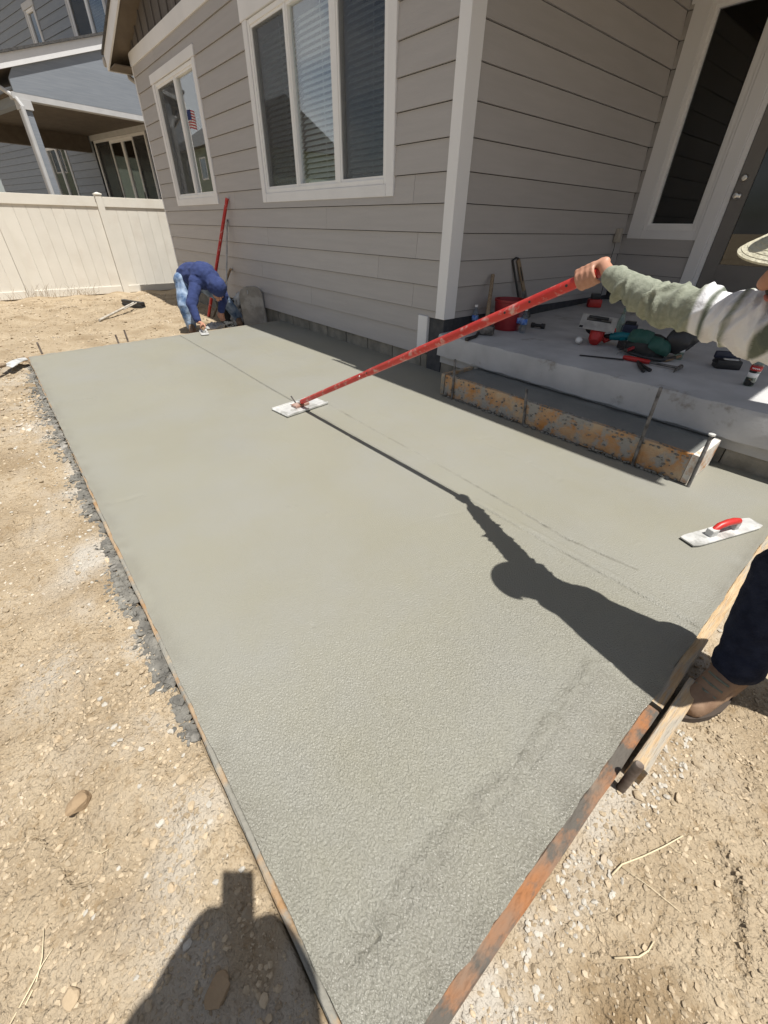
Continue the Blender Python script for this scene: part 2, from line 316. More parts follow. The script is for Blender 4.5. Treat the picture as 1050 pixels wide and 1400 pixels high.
def ground_mat():
    ma = mat('dry_dirt', (.35, .275, .185), (.44, .357, .25), scale=3.2, rough=.95, bump=1.0, bscale=110, bdist=.014, spec=.2, c3=(.30, .222, .135), s3=30, lo3=.52, hi3=.66, detail=10)
    n = ma.node_tree.nodes; L = ma.node_tree.links; b = n['Principled BSDF']; src = b.inputs['Base Color'].links[0].from_socket
    for nm, col in (('damp', (.20, .135, .07, 1)), ('dust', (.46, .42, .36, 1))):
        a = n.new('ShaderNodeAttribute'); a.attribute_name = nm; x = n.new('ShaderNodeMix'); x.data_type = 'RGBA'
        L.new(a.outputs['Fac'], x.inputs[0]); L.new(src, x.inputs[6]); x.inputs[7].default_value = col; src = x.outputs[2]
    L.new(src, b.inputs['Base Color'])
    vor = n.new('ShaderNodeTexVoronoi'); vor.inputs['Scale'].default_value = 55; t = n.new('ShaderNodeTexCoord'); L.new(t.outputs['Object'], vor.inputs['Vector'])
    nb = n.new('ShaderNodeBump'); nb.inputs['Strength'].default_value = .5; nb.inputs['Distance'].default_value = .008; nb.invert = True
    L.new(vor.outputs['Distance'], nb.inputs['Height']); L.new(b.inputs['Normal'].links[0].from_socket, nb.inputs['Normal']); L.new(nb.outputs[0], b.inputs['Normal'])
    return ma
m_dirt = ground_mat()
struct(grid_obj('ground', gx, gy, GZ, m_dirt, {'dust': np.clip(dust, 0, 1), 'damp': damp}))
def gh(x, y): return float(ground_h(np.array([[x]]), np.array([[y]]))[0, 0])

# ================================================================== FRESH SLAB
sx = np.concatenate([[SX0-.0005], axis([(SX0, -.5, .03), (-.5, 1.6, .016), (1.6, 2.54, .009), (2.54, SX1, .004)]), [SX1+.0005]]); sy = axis([(SY0, -1.84, .005), (-1.84, -1.56, .012), (-1.56, -1.30, .004), (-1.30, -.2, .016), (-.2, .03, .02)]); sy = np.concatenate([[SY0-.0005], sy])
XX, YY = np.meshgrid(sx, sy); P3 = np.stack([XX, YY, XX*0], -1).reshape(-1, 3); sh = XX.shape
SZ = .02*YY+.0007*fbm(P3*1.7, 3).reshape(sh)+.0004*fbm(P3*12, 2).reshape(sh)
rough_zone = np.clip((XX-1.2)/1.2, 0, 1)*np.clip((-1.2-YY)/.8+.4, .25, 1)
SZ += .0007*rough_zone*fbm(P3*np.array([60, 85, 1])+4, 2).reshape(sh)
jw = .006+.002*pn(P3*np.array([9, 0, 0])+3).reshape(sh)
jy = -1.50+.012*pn(P3*np.array([.8, 0, 0])).reshape(sh)+np.where(XX < 0, .05*np.clip(-XX/3, 0, 1), 0)
SZ += np.where((XX < -.25), -.012, -.006)*np.exp(-((YY-jy)/jw)**2)+.0022*np.exp(-((YY-jy-.03)/.010)**2)*(XX > 1.7)*np.clip(1+2*pn(P3*np.array([6, 0, 0])+8).reshape(sh), 0, 2)
def dseg(pts):
    D = np.full(sh, 9.)
    for (ax_, ay_), (bx, by) in zip(pts[:-1], pts[1:]):
        t = np.clip(((XX-ax_)*(bx-ax_)+(YY-ay_)*(by-ay_))/((bx-ax_)**2+(by-ay_)**2), 0, 1); D = np.minimum(D, np.hypot(XX-ax_-t*(bx-ax_), YY-ay_-t*(by-ay_)))
    return D
wig = .006*fbm(P3*30, 3).reshape(sh)
def mark(pts, h, wd, br=0):
    global SZ
    a = np.exp(-((dseg(pts)+wig)/wd)**2)*h
    if br: a = a*np.clip(.5+br*fbm(P3*14+len(pts), 2).reshape(sh), 0, 1.4)
    SZ = SZ+a
rid = [(2.69, -1.88), (2.66, -1.90), (2.615, -1.95), (2.63, -2.2), (2.65, -2.42), (2.63, -2.61), (2.63, -2.82), (2.65, -2.92)]
mark(rid[2:], .0045, .016, 1.2); mark([(x+.02, y) for x, y in rid[2:]], -.003, .010, 1.2); mark(rid[:3], .003, .006)
mark([(2.64, -2.82), (2.655, -2.93), (2.645, -3.0)], -.004, .006); mark([(2.655, -2.93), (2.71, -2.95)], -.003, .004); mark([(2.655, -2.93), (2.61, -2.97), (2.57, -2.98)], -.004, .005); mark([(2.655, -2.93), (2.70, -2.99)], -.003, .004)
SEAM = [(-.13, -1.30), (.6, -1.335), (1.35, -1.35), (1.87, -1.375), (2.2, -1.40), (2.5, -1.36)]; mark(SEAM, -.007, .006, 1.6)
mark([(1.23, -.87), (1.89, -.94)], -.0022, .006); mark([(1.89, -.94), (1.80, -.80)], -.002, .006); mark([(1.23, -.87), (1.28, -.72)], -.002, .008)
mark([(1.64, -1.88), (1.75, -1.56)], -.0018, .008, 1); mark([(-2.2, -.95), (-.4, -1.05)], -.002, .012, 1); mark([(.3, -1.15), (1.6, -1.2)], -.0016, .01, 1)
mark([(-1.4, -2.98), (-1.39, -2.74)], -.006, .008); mark([(.48, -3.01), (.5, -2.84)], -.007, .007)
for k in range(60):
    x, y = rnd.uniform(-2.5, 2.7), rnd.uniform(-3, -.1); mark([(x, y), (x+rnd.uniform(-.015, .015), y+rnd.uniform(-.01, .01))], rnd.choice((-1, 1))*.0035, .006)
edge = np.minimum(np.minimum(XX-SX0, SX1-XX), YY-SY0); SZ += .0025*np.exp(-(np.maximum(edge, 0)/.012)**2)
RIDGE = np.clip(np.exp(-((dseg(rid[2:])-.006+wig*2)/.024)**2)*(.75+.9*fbm(P3*30+5, 2).reshape(sh))*(.65+.9*pn(P3*np.array([110, 80, 1])+3).reshape(sh)), 0, 1)
RIDGE = np.maximum(RIDGE, .8*np.exp(-((YY-jy)/.006)**2)*(XX < -.25))
RIDGE = np.maximum(RIDGE, np.clip(1-np.hypot((XX-2.65)/.05, (YY+2.95)/.05)+.5*fbm(P3*25, 2).reshape(sh), 0, .6))
SZ += .0042*RIDGE*(np.abs(pn(P3*np.array([70, 55, 1]))).reshape(sh)-.2)
for k in range(9):
    yy = rnd.uniform(-2.9, -.5); xa = rnd.uniform(-2.5, 1.2); mark([(xa, yy), (xa+rnd.uniform(.6, 1.6), yy+rnd.uniform(-.08, .08))], rnd.choice((-1, 1))*.0011, .007, .8)
RIDGE = np.maximum(RIDGE, .9*np.exp(-((dseg(SEAM)+wig*.6)/.0065)**2)*np.clip(.45+1.3*fbm(P3*np.array([5, 1, 1])+2, 3).reshape(sh), 0, 1))
RIDGE = np.maximum(RIDGE, .7*np.exp(-((YY-jy)/.007)**2)*(XX > .1)*np.clip(.5+1.2*fbm(P3*np.array([6, 1, 1])+5, 3).reshape(sh), 0, 1))
BAND = np.clip((XX-2.625+wig*2)/.02, 0, 1)*np.clip((-1.92-YY)/.04, 0, 1)*(.55+.5*fbm(P3*10, 3).reshape(sh))
WET = np.clip(rough_zone*.6+.4*np.clip((XX-2.62)/.03, 0, 1)*np.clip((-1.9-YY)/.05, 0, 1), 0, 1)
edgeband = np.clip(np.exp(-(edge/.05)**2)*(.7+fbm(P3*12, 3).reshape(sh)), 0, 1)
XX = XX.copy()
SZ[0, :] = -.135; SZ[:, 0] = -.135; SZ[:, -1] = -.135      # formed edges drop down
def slab_mat():
    ma = mat('fresh_concrete', (.240, .231, .185), (.250, .242, .197), scale=1.1, rough=.46, bump=.5, bscale=330, bdist=.002, spec=.5, c3=(.247, .243, .216), s3=1.3, lo3=.4, hi3=.7)
    n = ma.node_tree.nodes; L = ma.node_tree.links; b = n['Principled BSDF']; src = b.inputs['Base Color'].links[0].from_socket
    a = n.new('ShaderNodeAttribute'); a.attribute_name = 'edge'; x = n.new('ShaderNodeMix'); x.data_type = 'RGBA'; L.new(a.outputs['Fac'], x.inputs[0]); L.new(src, x.inputs[6]); x.inputs[7].default_value = (.18, .17, .14, 1); src = x.outputs[2]
    a = n.new('ShaderNodeAttribute'); a.attribute_name = 'ridge'; x = n.new('ShaderNodeMix'); x.data_type = 'RGBA'; L.new(a.outputs['Fac'], x.inputs[0]); L.new(src, x.inputs[6]); x.inputs[7].default_value = (.188, .181, .150, 1); L.new(x.outputs[2], b.inputs['Base Color'])  # darker mix paints in the rough mark's shading, plus joint and seam lines
    t = n.new('ShaderNodeTexCoord'); mpn = n.new('ShaderNodeMapping'); mpn.inputs['Scale'].default_value = (150, 205, 1); z = n.new('ShaderNodeTexNoise'); z.inputs['Scale'].default_value = 1; z.inputs['Detail'].default_value = 2
    L.new(t.outputs['Object'], mpn.inputs[0]); L.new(mpn.outputs[0], z.inputs['Vector'])
    zr = n.new('ShaderNodeTexNoise'); zr.inputs['Scale'].default_value = 2.2; zr.inputs['Detail'].default_value = 6; L.new(t.outputs['Object'], zr.inputs['Vector']); rr_ = n.new('ShaderNodeMapRange'); rr_.inputs[1].default_value = .35; rr_.inputs[2].default_value = .65; rr_.inputs[3].default_value = .44; rr_.inputs[4].default_value = .52; L.new(zr.outputs['Fac'], rr_.inputs[0]); gw = n.new('ShaderNodeAttribute'); gw.attribute_name = 'wet'; mw = n.new('ShaderNodeMath'); mw.operation = 'MULTIPLY_ADD'; mw.inputs[1].default_value = -.24; L.new(gw.outputs['Fac'], mw.inputs[0]); L.new(rr_.outputs[0], mw.inputs[2]); L.new(mw.outputs[0], b.inputs['Roughness'])
    g = n.new('ShaderNodeAttribute'); g.attribute_name = 'coarse'; nb = n.new('ShaderNodeBump'); nb.inputs['Distance'].default_value = .007
    L.new(g.outputs['Fac'], nb.inputs['Strength']); L.new(z.outputs['Fac'], nb.inputs['Height']); L.new(b.inputs['Normal'].links[0].from_socket, nb.inputs['Normal']); L.new(nb.outputs[0], b.inputs['Normal'])
    return ma
struct(grid_obj('patio_slab', sx, sy, SZ, slab_mat(), {'edge': np.clip(edgeband*.4+.35*BAND, 0, 1), 'coarse': np.clip(rough_zone*.95+.10+.4*RIDGE, 0, 1), 'ridge': RIDGE, 'wet': WET}))
def rowbox(name, x0, x1, y0, y1, z0, z1, ma, parent=None, bevel=.003): return MB().box(x0, x1, y0, y1, z0, z1).build(name, ma, parent, bevel=bevel)

# ================================================================== HOUSE
WL = -7.48; PD = 3.12; CEIL = 3.2
def lapboard(MBo, F, u0, u1, za, zb, r0, step, d0=.021, d1=.005, back=-.02):
    """one lap board: F(u,out,z) gives the world point; r0 is the z of the board's bottom edge"""
    def dep(z): return d0+(d1-d0)*min(1, max(0, (z-r0)/(step*1.02)))
    q = []
    for z in (za, zb):
        for u in (u0, u1): q += [F(u, back, z), F(u, dep(z), z)]
    MBo.add(q, [(0, 1, 3, 2), (4, 6, 7, 5), (1, 5, 7, 3), (0, 4, 5, 1), (2, 3, 7, 6), (0, 2, 6, 4)])
def siding(parent, F, u0, u1, z0, z1, rbase, step, openings, ma, joints=None, topfn=None):
    k = math.floor((z0-rbase)/step)
    while rbase+k*step < z1-.005:
        r0 = rbase+k*step; a = max(r0, z0); b = min(r0+step-.0005, z1); k += 1
        iv = [(u0, u1, a, b)]
        for (o0, o1, oz0, oz1) in openings:
            nv = []
            for (p, q, c, d) in iv:
                if oz1 <= c+.004 or oz0 >= d-.004 or o1 <= p or o0 >= q: nv.append((p, q, c, d)); continue
                if o0 > p: nv.append((p, o0, c, d))
                if o1 < q: nv.append((o1, q, c, d))
                m0, m1 = max(p, o0), min(q, o1)
                if oz0 > c+.006: nv.append((m0, m1, c, oz0))
                if oz1 < d-.006: nv.append((m0, m1, oz1, d))
            iv = nv
        js = (joints or {}).get(k-1)
        if joints is not None and js is None: js = [rnd.uniform(u0+.5, u1-.5)] if u1-u0 > 3.7 else []
        for (p, q, c, d) in iv:
            if q-p < .008: continue
            cuts = [p]+sorted(j for j in (js or []) if p+.08 < j < q-.08)+[q]
            for s, e in zip(cuts[:-1], cuts[1:]):
                B = MB(); g = .0016; lapboard(B, F, s+(g if s != p else 0), e-(g if e != q else 0), c+(.0045 if abs(c-r0) < .002 and c > z0+.01 else 0), d, r0, step, back=.0)  # gap bares black sheathing to draw the shadow line under each lap
                B.build('siding_board', ma, parent)
def sheath(parent, F, u0, u1, z0, z1, openings, ma, t=.12, name='wall_sheathing'):
    us = sorted({u0, u1}|{o for w_ in openings for o in w_[:2]}); zs = sorted({z0, z1}|{o for w_ in openings for o in w_[2:]}); B = MB()
    for a, b in zip(us[:-1], us[1:]):
        for c, d in zip(zs[:-1], zs[1:]):
            um, zm = (a+b)/2, (c+d)/2
            if any(o[0] < um < o[1] and o[2] < zm < o[3] for o in openings): continue
            q = [F(u, o, z) for z in (c, d) for o in (-.021-t, -.021) for u in (a, b)]
            B.add(q, [(0, 2, 3, 1), (4, 5, 7, 6), (0, 1, 5, 4), (2, 6, 7, 3), (0, 4, 6, 2), (1, 3, 7, 5)])
    B.build(name, ma, parent)
def fbox(B, F, u0, u1, o0, o1, z0, z1, mi=0):
    B.add([F(u, o, z) for z in (z0, z1) for o in (o0, o1) for u in (u0, u1)], [(0, 2, 3, 1), (4, 5, 7, 6), (0, 1, 5, 4), (2, 6, 7, 3), (0, 4, 6, 2), (1, 3, 7, 5)], mi); return B
def bpart(name, F, u0, u1, o0, o1, z0, z1, ma, parent, bevel=.003): return fbox(MB(), F, u0, u1, o0, o1, z0, z1).build(name, ma, parent, bevel=bevel)
def frame4(F, u0, u1, z0, z1, wd, o0, o1):
    B = MB(); fbox(B, F, u0, u0+wd, o0, o1, z0, z1); fbox(B, F, u1-wd, u1, o0, o1, z0, z1); fbox(B, F, u0+wd, u1-wd, o0, o1-.001, z0, z0+wd); fbox(B, F, u0+wd, u1-wd, o0, o1-.001, z1-wd, z1); return B
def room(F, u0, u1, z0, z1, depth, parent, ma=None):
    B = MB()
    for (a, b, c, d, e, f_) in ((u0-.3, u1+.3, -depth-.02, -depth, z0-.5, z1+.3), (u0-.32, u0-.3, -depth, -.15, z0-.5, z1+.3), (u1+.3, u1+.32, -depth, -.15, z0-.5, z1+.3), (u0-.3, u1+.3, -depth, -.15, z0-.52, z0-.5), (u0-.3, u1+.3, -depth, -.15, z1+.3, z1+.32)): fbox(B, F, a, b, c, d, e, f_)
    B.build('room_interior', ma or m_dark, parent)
def window(parent, F, u0, u1, z0, z1, mulls, screens, blinds, gm, trim=(.1, .1, .095), head=.14, tm=None, headx=.03, fm=None):
    """u0..u1,z0..z1 outer frame; mulls = list of (centre,width)"""
    tm = tm or m_trim; fm = fm or m_vinyl
    tl, tr, tb = trim
    bpart('window_trim', F, u0-tl, u0, -.02, .027, z0-tb, z1+.005, tm, parent); bpart('window_trim', F, u1, u1+tr, -.02, .027, z0-tb, z1+.005, tm, parent)
    bpart('window_trim', F, u0, u1, -.02, .0255, z0-tb, z0, tm, parent)
    if head: bpart('window_trim', F, u0-tl-headx, u1+tr+headx, -.02, .034, z1+.005, z1+.005+head, tm, parent)
    win = frame4(F, u0, u1, z0, z1, .042, -.07, .016).build('window', fm, parent, bevel=.003)
    es = [u0+.042]+[c for m_, wd in mulls for c in (m_-wd/2, m_+wd/2)]+[u1-.042]
    for m_, wd in mulls: bpart('mullion', F, m_-wd/2, m_+wd/2, -.06, .012, z0+.042, z1-.042, fm, win)
    for i in range(len(es)//2):
        a, b = es[2*i], es[2*i+1]
        frame4(F, a, b, z0+.042, z1-.042, .022, -.05, .004).build('sash', fm, win)
        fbox(MB(), F, a+.022, b-.022, -.036, -.030, z0+.064, z1-.064).build('pane', gm, win)
        if screens[i]: fbox(MB(), F, a+.02, b-.02, -.008, -.0065, z0+.06, z1-.06).build('insect_screen', m_screen, win)
        if blinds[i]:
            me = None; n = int((z1-z0-.13)/.046)
            for k in range(n):
                zc = z0+.085+k*.046; ty = .018
                q = [F(u, -.115+s*.018, zc-s*ty+dz) for dz in (-.0015, .0015) for s in (-1, 1) for u in (a+.015, b-.015)]
                o = MB().add(q, [(0, 2, 3, 1), (4, 5, 7, 6), (0, 1, 5, 4), (2, 6, 7, 3), (0, 4, 6, 2), (1, 3, 7, 5)])
                if me is None: s0 = o.build('blind_slat', m_blind, win); me = s0.data; z00 = zc
                else:
                    c = s0.copy(); COL.objects.link(c); c.location.z += zc-z00
            fbox(MB(), F, (a+b)/2-.004, (a+b)/2+.004, -.140, -.137, z0+.07, z1-.07).build('blind_cord', m_blind, win)
    return win
FA = lambda u, o, z: (u, .006-o, z)
FB = lambda u, o, z: (-.006+o, u, z)
FC = lambda u, o, z: (u, PD-o, z)
house = thing('house', (-3.5, 2, 0), 'taupe lap-sided house with porch recess beside the fresh slab', 'house')
RB, ST = .128, .2016
wA = [(-6.55, -4.87, 1.505, 2.945), (-3.19, -.836, 1.49, 2.945)]
opA = [(-6.66, -4.77, 1.41, 2.95), (-6.69, -4.74, 2.95, 3.06), (-3.29, -.73, 1.40, 2.95), (-3.32, -.70, 2.95, 3.12), (-.315, .1, -.1, .475)]
siding(house, FA, WL+.02, -.08, RB, 3.278, RB, ST, opA, m_siding, joints={1: [-2.3], 2: [-.42, -3.6], 3: [-.95, -5.2], 4: [-.40, -3.3], 6: [-.47, -4.2], 14: [-5.6], 15: [-6.3]})
sheath(house, FA, WL, -.13, .1, 3.45, wA, m_wrap)
window(house, FA, -6.55, -4.87, 1.505, 2.945, [(-5.68, .05)], [1, 0], [0, 0], m_glass, trim=(.10, .10, .095), head=.105)
window(house, FA, -3.19, -.836, 1.49, 2.945, [(-2.405, .035), (-1.60, .085)], [1, 0, 1], [1, 1, 1], m_glass, trim=(.10, .105, .09), head=.165)
room(FA, -6.55, -4.87, 1.5, 2.95, 1.6, house); room(FA, -3.19, -.84, 1.49, 2.95, 1.2, house)
# corner boards, stub trim, frieze
MB().add([(-.088, -.022, .48), (.022, -.022, .48), (.022, .125, .48), (.0, .125, .48), (.0, .0, .48), (-.088, .0, .48)]+[(-.088, -.022, CEIL), (.022, -.022, CEIL), (.022, .125, CEIL), (.0, .125, CEIL), (.0, .0, CEIL), (-.088, .0, CEIL)],
         [(5, 4, 3, 2, 1, 0), (6, 7, 8, 9, 10, 11)]+[(i, (i+1) % 6, (i+1) % 6+6, i+6) for i in range(6)]).build('corner_board', m_trim, house, bevel=.002)
bpart('corner_board', FA, WL-.02, WL+.02, -.02, .022, .05, 3.28, m_trim, house)
bpart('stub_trim', FA, -.315, -.188, -.02, .028, .15, .48, m_trim, house)
bpart('frieze_board', FA, WL-.02, .02, -.02, .03, 3.279, 3.44, m_trim, house)
# foundation blocks
x = WL
while x < -.2:
    L = min(rnd.choice((.44, .40, .42)), -.19-x); rowbox('foundation_block', x+.003, x+L-.003, .012, .15, -.2, .135, m_found, house, .004); x += L
rowbox('flashing', -.186, -.0, .008, .13, -.1, .485, m_wrap, house, 0)
# porch recess
siding(house, FB, .125, PD-.02, .478, CEIL, RB, ST, [], m_siding)
MB().box(-.15, -.027, .13, PD+.1, -.1, CEIL).build('wall_sheathing', m_wrap, house)
rowbox('flashing', -.02, -.004, .1, PD, .3, .485, m_wrap, house, 0)
wC = (.215, .787, 1.187, 2.98)
siding(house, FC, .0, .81, .52, CEIL, RB, ST, [(.055, .9, 1.10, CEIL+.1)], m_siding)
sheath(house, FC, -.1, 5.2, .3, CEIL, [wC, (.98, 1.90, .45, 2.62)], m_wrap)
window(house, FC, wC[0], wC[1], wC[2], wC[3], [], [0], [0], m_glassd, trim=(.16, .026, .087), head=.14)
room(FC, .3, 2.4, 1.2, 2.9, 2.2, house)
bpart('door_casing', FC, .815, .935, -.02, .032, .43, 2.62, m_trim, house); bpart('door_casing', FC, 1.935, 2.05, -.02, .032, .43, 2.62, m_trim, house); bpart('door_casing', FC, .815, 2.05, -.02, .034, 2.622, 2.76, m_trim, house)
bpart('door_jamb', FC, .936, .979, -.08, .012, .45, 2.60, m_trim, house); bpart('door_jamb', FC, 1.895, 1.934, -.08, .012, .45, 2.60, m_trim, house); bpart('door_threshold', FC, .936, 1.934, -.1, .05, .425, .455, m_nickel, house)
dr = MB(); fbox(dr, FC, .984, 1.119, -.06, -.015, .46, 2.59); fbox(dr, FC, 1.755, 1.89, -.06, -.015, .46, 2.59); fbox(dr, FC, 1.119, 1.755, -.06, -.0155, .46, .889); fbox(dr, FC, 1.119, 1.755, -.06, -.0155, 2.46, 2.59)
door = dr.build('door', m_doorp, house, bevel=.003)
fbox(MB(), FC, 1.119, 1.755, -.045, -.035, .889, 2.46).build('pane', glass('door_glass', (.35, .36, .36), 1.5, base=.02), door)
for zc, nm in ((1.633, 'deadbolt'), (1.489, 'door_knob')):
    p = Vector(FC(1.035, -.015, zc)); pr_ = [(.031, 0), (.031, .006), (.024, .011), (.012, .013), (.012, .03), (.024, .035), (.028, .048), (.02, .058), (0, .06)] if nm == 'door_knob' else [(.032, 0), (.032, .008), (.024, .02), (.012, .022), (.0, .02)]
    MB().lathe(pr_, p, (0, -1, 0), 18).build(nm, m_nickel, door, smooth='auto')
siding(house, FC, 2.05, 5.2, .52, CEIL, RB, ST, [], m_siding)
siding(house, FC, .86, 2.05, 2.762, CEIL, RB, ST, [], m_siding)
# outlet with weather cover on the side wall
p = ax(842, 322, .01); B = MB().obox(p+Vector((.03, 0, 0)), (.05, .09, .14), bev=.008); B.build('outlet_cover', m_greyp, house)
# gable over the long wall: vertical boards, rake, soffit, fascia, gutter, roof
RK, EX, EZ, RY = .33, -7.9, 3.29, -.286
RIDX = (WL)/2-.02
def rz(x): return EZ+RK*(x-EX) if x < RIDX else EZ+RK*(RIDX-EX)-RK*(x-RIDX)
x = WL-.02
while x < .0:
    e = min(x+.30, .02); B = MB(); q = []
    for o in (-.02, .008):
        q += [FA(x+.004, o, 3.441), FA(e-.004, o, 3.441), FA(e-.004, o, max(3.45, rz(e)+.05)), FA(x+.004, o, max(3.45, rz(x)+.05))]
    B.add(q, [(0, 3, 2, 1), (4, 5, 6, 7), (0, 1, 5, 4), (1, 2, 6, 5), (2, 3, 7, 6), (3, 0, 4, 7)]); B.build('gable_board', m_gable, house)
    bpart('batten', FA, e-.024, e+.018, .009, .026, 3.441, max(3.46, rz(e)+.03), m_gable, house, 0); x = e
RX1 = .42
def slope(name, x0, x1, y0, y1, dz0, dz1, ma):
    q = [(x, y, rz(x)+dz) for dz in (dz0, dz1) for y in (y0, y1) for x in (x0, x1)]
    return MB().add(q, [(0, 2, 3, 1), (4, 5, 7, 6), (0, 1, 5, 4), (2, 6, 7, 3), (0, 4, 6, 2), (1, 3, 7, 5)]).build(name, ma, house)
for (a, b) in ((EX, RIDX), (RIDX, RX1)):
    slope('soffit', a, b, RY+.02, .02, .0, .012, m_soffit); slope('rake_board', a-.001, b+.001, RY-.002, RY+.022, -.03, .17, m_trim)
    slope('roof', a-.04, b+(.04 if b > RIDX else 0), RY-.03, 9, .172, .20, m_shingle); slope('roof_deck', a, b, .03, 9, .02, .15, m_soffit)
MB().tube([(EX-.05, RY-.02, EZ+.08), (EX-.05, 4, EZ+.08)], .062, 8).build('gutter', m_gutter, house)
MB().box(EX-.005, WL, RY+.02, 4, EZ-.02, EZ-.006).build('soffit', m_soffit, house)
MB().box(EX-.02, EX+.0, RY-.0, 4, EZ-.03, EZ+.16).build('fascia', m_trim, house)
MB().tube([(EX-.05, .05, EZ+.02), (EX-.04, .05, EZ-.06), (WL-.09, .08, EZ-.2), (WL-.07, .08, EZ-.3), (WL-.07, .08, 0)], .036, 8).build('downspout', m_gutter, house)
MB().box(WL, WL+.1, .05, 9, -.1, EZ+.1).build('side_wall', m_siding, house); MB().box(WL, 5.2, 8.9, 9, -.1, EZ+.1).build('rear_wall', m_siding, house)
# porch roof
PX1, PY0 = 3.24, -.37
MB().box(.023, PX1, PY0+.02, PD-.03, CEIL-.10, CEIL-.07).build('porch_ceiling', m_soffit, house)
MB().box(.425, PX1+.02, PY0-.02, PD+1, CEIL-.12+.05, CEIL+.25).build('porch_roof', m_shingle, house)
MB().box(.0, PX1+.03, PY0-.022, PY0, CEIL-.16, CEIL+.1).build('fascia', m_trim, house)
post = MB().box(3.02, 3.2, .05, .23, .365, CEIL-.1).build('porch_post', m_trim, house, bevel=.004)
# porch floor and the block wall under it
B = MB(); X0, X1 = -.0, 3.36; prof = [(-.052, .175), (-.052, .34), (-.040, .359), (-.012, .364), (PD, flz(PD)), (PD, .1), (.0, .1), (.0, .175)]
n = 40; V = []; F = []
for i in range(n+1):
    xx = X0+(X1-X0)*i/n
    for j, (y, z) in enumerate(prof):
        jit = .003*math.sin(i*2.3+j)+.002*math.sin(i*5.1+j*2) if j in (0, 1, 2) else 0
        V.append((xx, y+jit, z+jit*.7))
k = len(prof)
for i in range(n):
    for j in range(k): F.append((i*k+j, i*k+(j+1) % k, (i+1)*k+(j+1) % k, (i+1)*k+j))
F += [tuple(range(k)), tuple(n*k+j for j in range(k-1, -1, -1))]
struct(B.add(V, F).build('porch_floor', m_porch, smooth='auto'))
x = .0
while x < 3.3:
    rowbox('foundation_block', x+.003, min(x+.40, 3.3)-.003, .012, .15, -.2, .17, m_found, house, .004); x += .40

# ================================================================== NEIGHBOUR'S HOUSE (turned 12.5 degrees)
NA = rad(12.5); NXv = Vector((math.cos(NA), math.sin(NA), 0)); NYv = Vector((-math.sin(NA), math.cos(NA), 0))
def NW(x, y, z): v = NXv*x+NYv*y; return (v.x, v.y, z)
def FNY(y0): return lambda u, o, z: NW(u, y0-o, z)       # wall facing the back yards
def FNX(x0): return lambda u, o, z: NW(x0+o, u, z)       # wall facing our house
NY = 4.0
nh = thing('house', NW(-15, 6, -.1), 'blue-grey lap-sided two-storey house with patio cover behind the beige fence', 'house')
F1 = FNY(NY); NB = -1.0+.0
sd1 = (-14.72, -11.72, .55, 3.10); wn = (-18.45, -16.9, 1.25, 3.15); un = (-16.52, -16.0, 5.1, 5.93); ub = (-13.95, -12.2, 4.9, 6.6)
siding(nh, F1, -24, -10.6, .2, 3.3, .2, .19, [(-14.86, -11.58, .2, 3.26), (-18.58, -16.77, 1.15, 3.28)], m_nside)
siding(nh, F1, -24, -10.6, 3.3, 8.0, 3.24, .185, [(-16.66, -15.86, 5.0, 6.08), (-14.08, -12.07, 4.8, 6.75)], m_nside)
sheath(nh, F1, -24, -10.6, -.1, 8, [sd1, wn, un, ub], m_wrap)
m_glassn = glass('neighbour_glass', (.55, .58, .58), 1.6, base=.12)
window(nh, F1, *wn, [(-17.65, .05)], [0, 0], [0, 0], m_glassn, tm=m_ntrim, head=.12); window(nh, F1, *un, [], [0], [0], m_glassn, tm=m_ntrim, head=.13)
window(nh, F1, *ub, [(-13.05, .06)], [1, 0], [0, 1], m_glassn, tm=m_ntrim, head=.13)
for w_ in (wn, un, ub, sd1): room(F1, *w_, 1.5, nh)
bpart('door_header', F1, -14.86, -11.58, -.02, .03, 3.105, 3.26, m_ntrim, nh)
slider = frame4(F1, *sd1, .06, -.08, .02).build('sliding_door', m_vinyl, nh)
for i, (a, b) in enumerate(((-14.66, -13.85), (-13.85, -13.1), (-13.1, -12.45), (-12.45, -11.78))):
    frame4(F1, a+.01, b-.01, .61, 3.04, .055, -.06, -.005-.012*(i % 2)).build('door_panel', m_vinyl if i not in (0, 3) else m_black, slider)
    fbox(MB(), F1, a+.06, b-.06, -.04, -.034, .66, 2.99).build('pane', m_glassn, slider)
    if i in (0, 3): fbox(MB(), F1, a+.05, b-.05, -.012, -.01, .64, 3.0).build('insect_screen', m_screen, slider)
for u in (-13.86, -12.50): MB().obox(F1(u, .0, 1.75), (.03, .03, .22)).build('door_handle', m_black, slider)
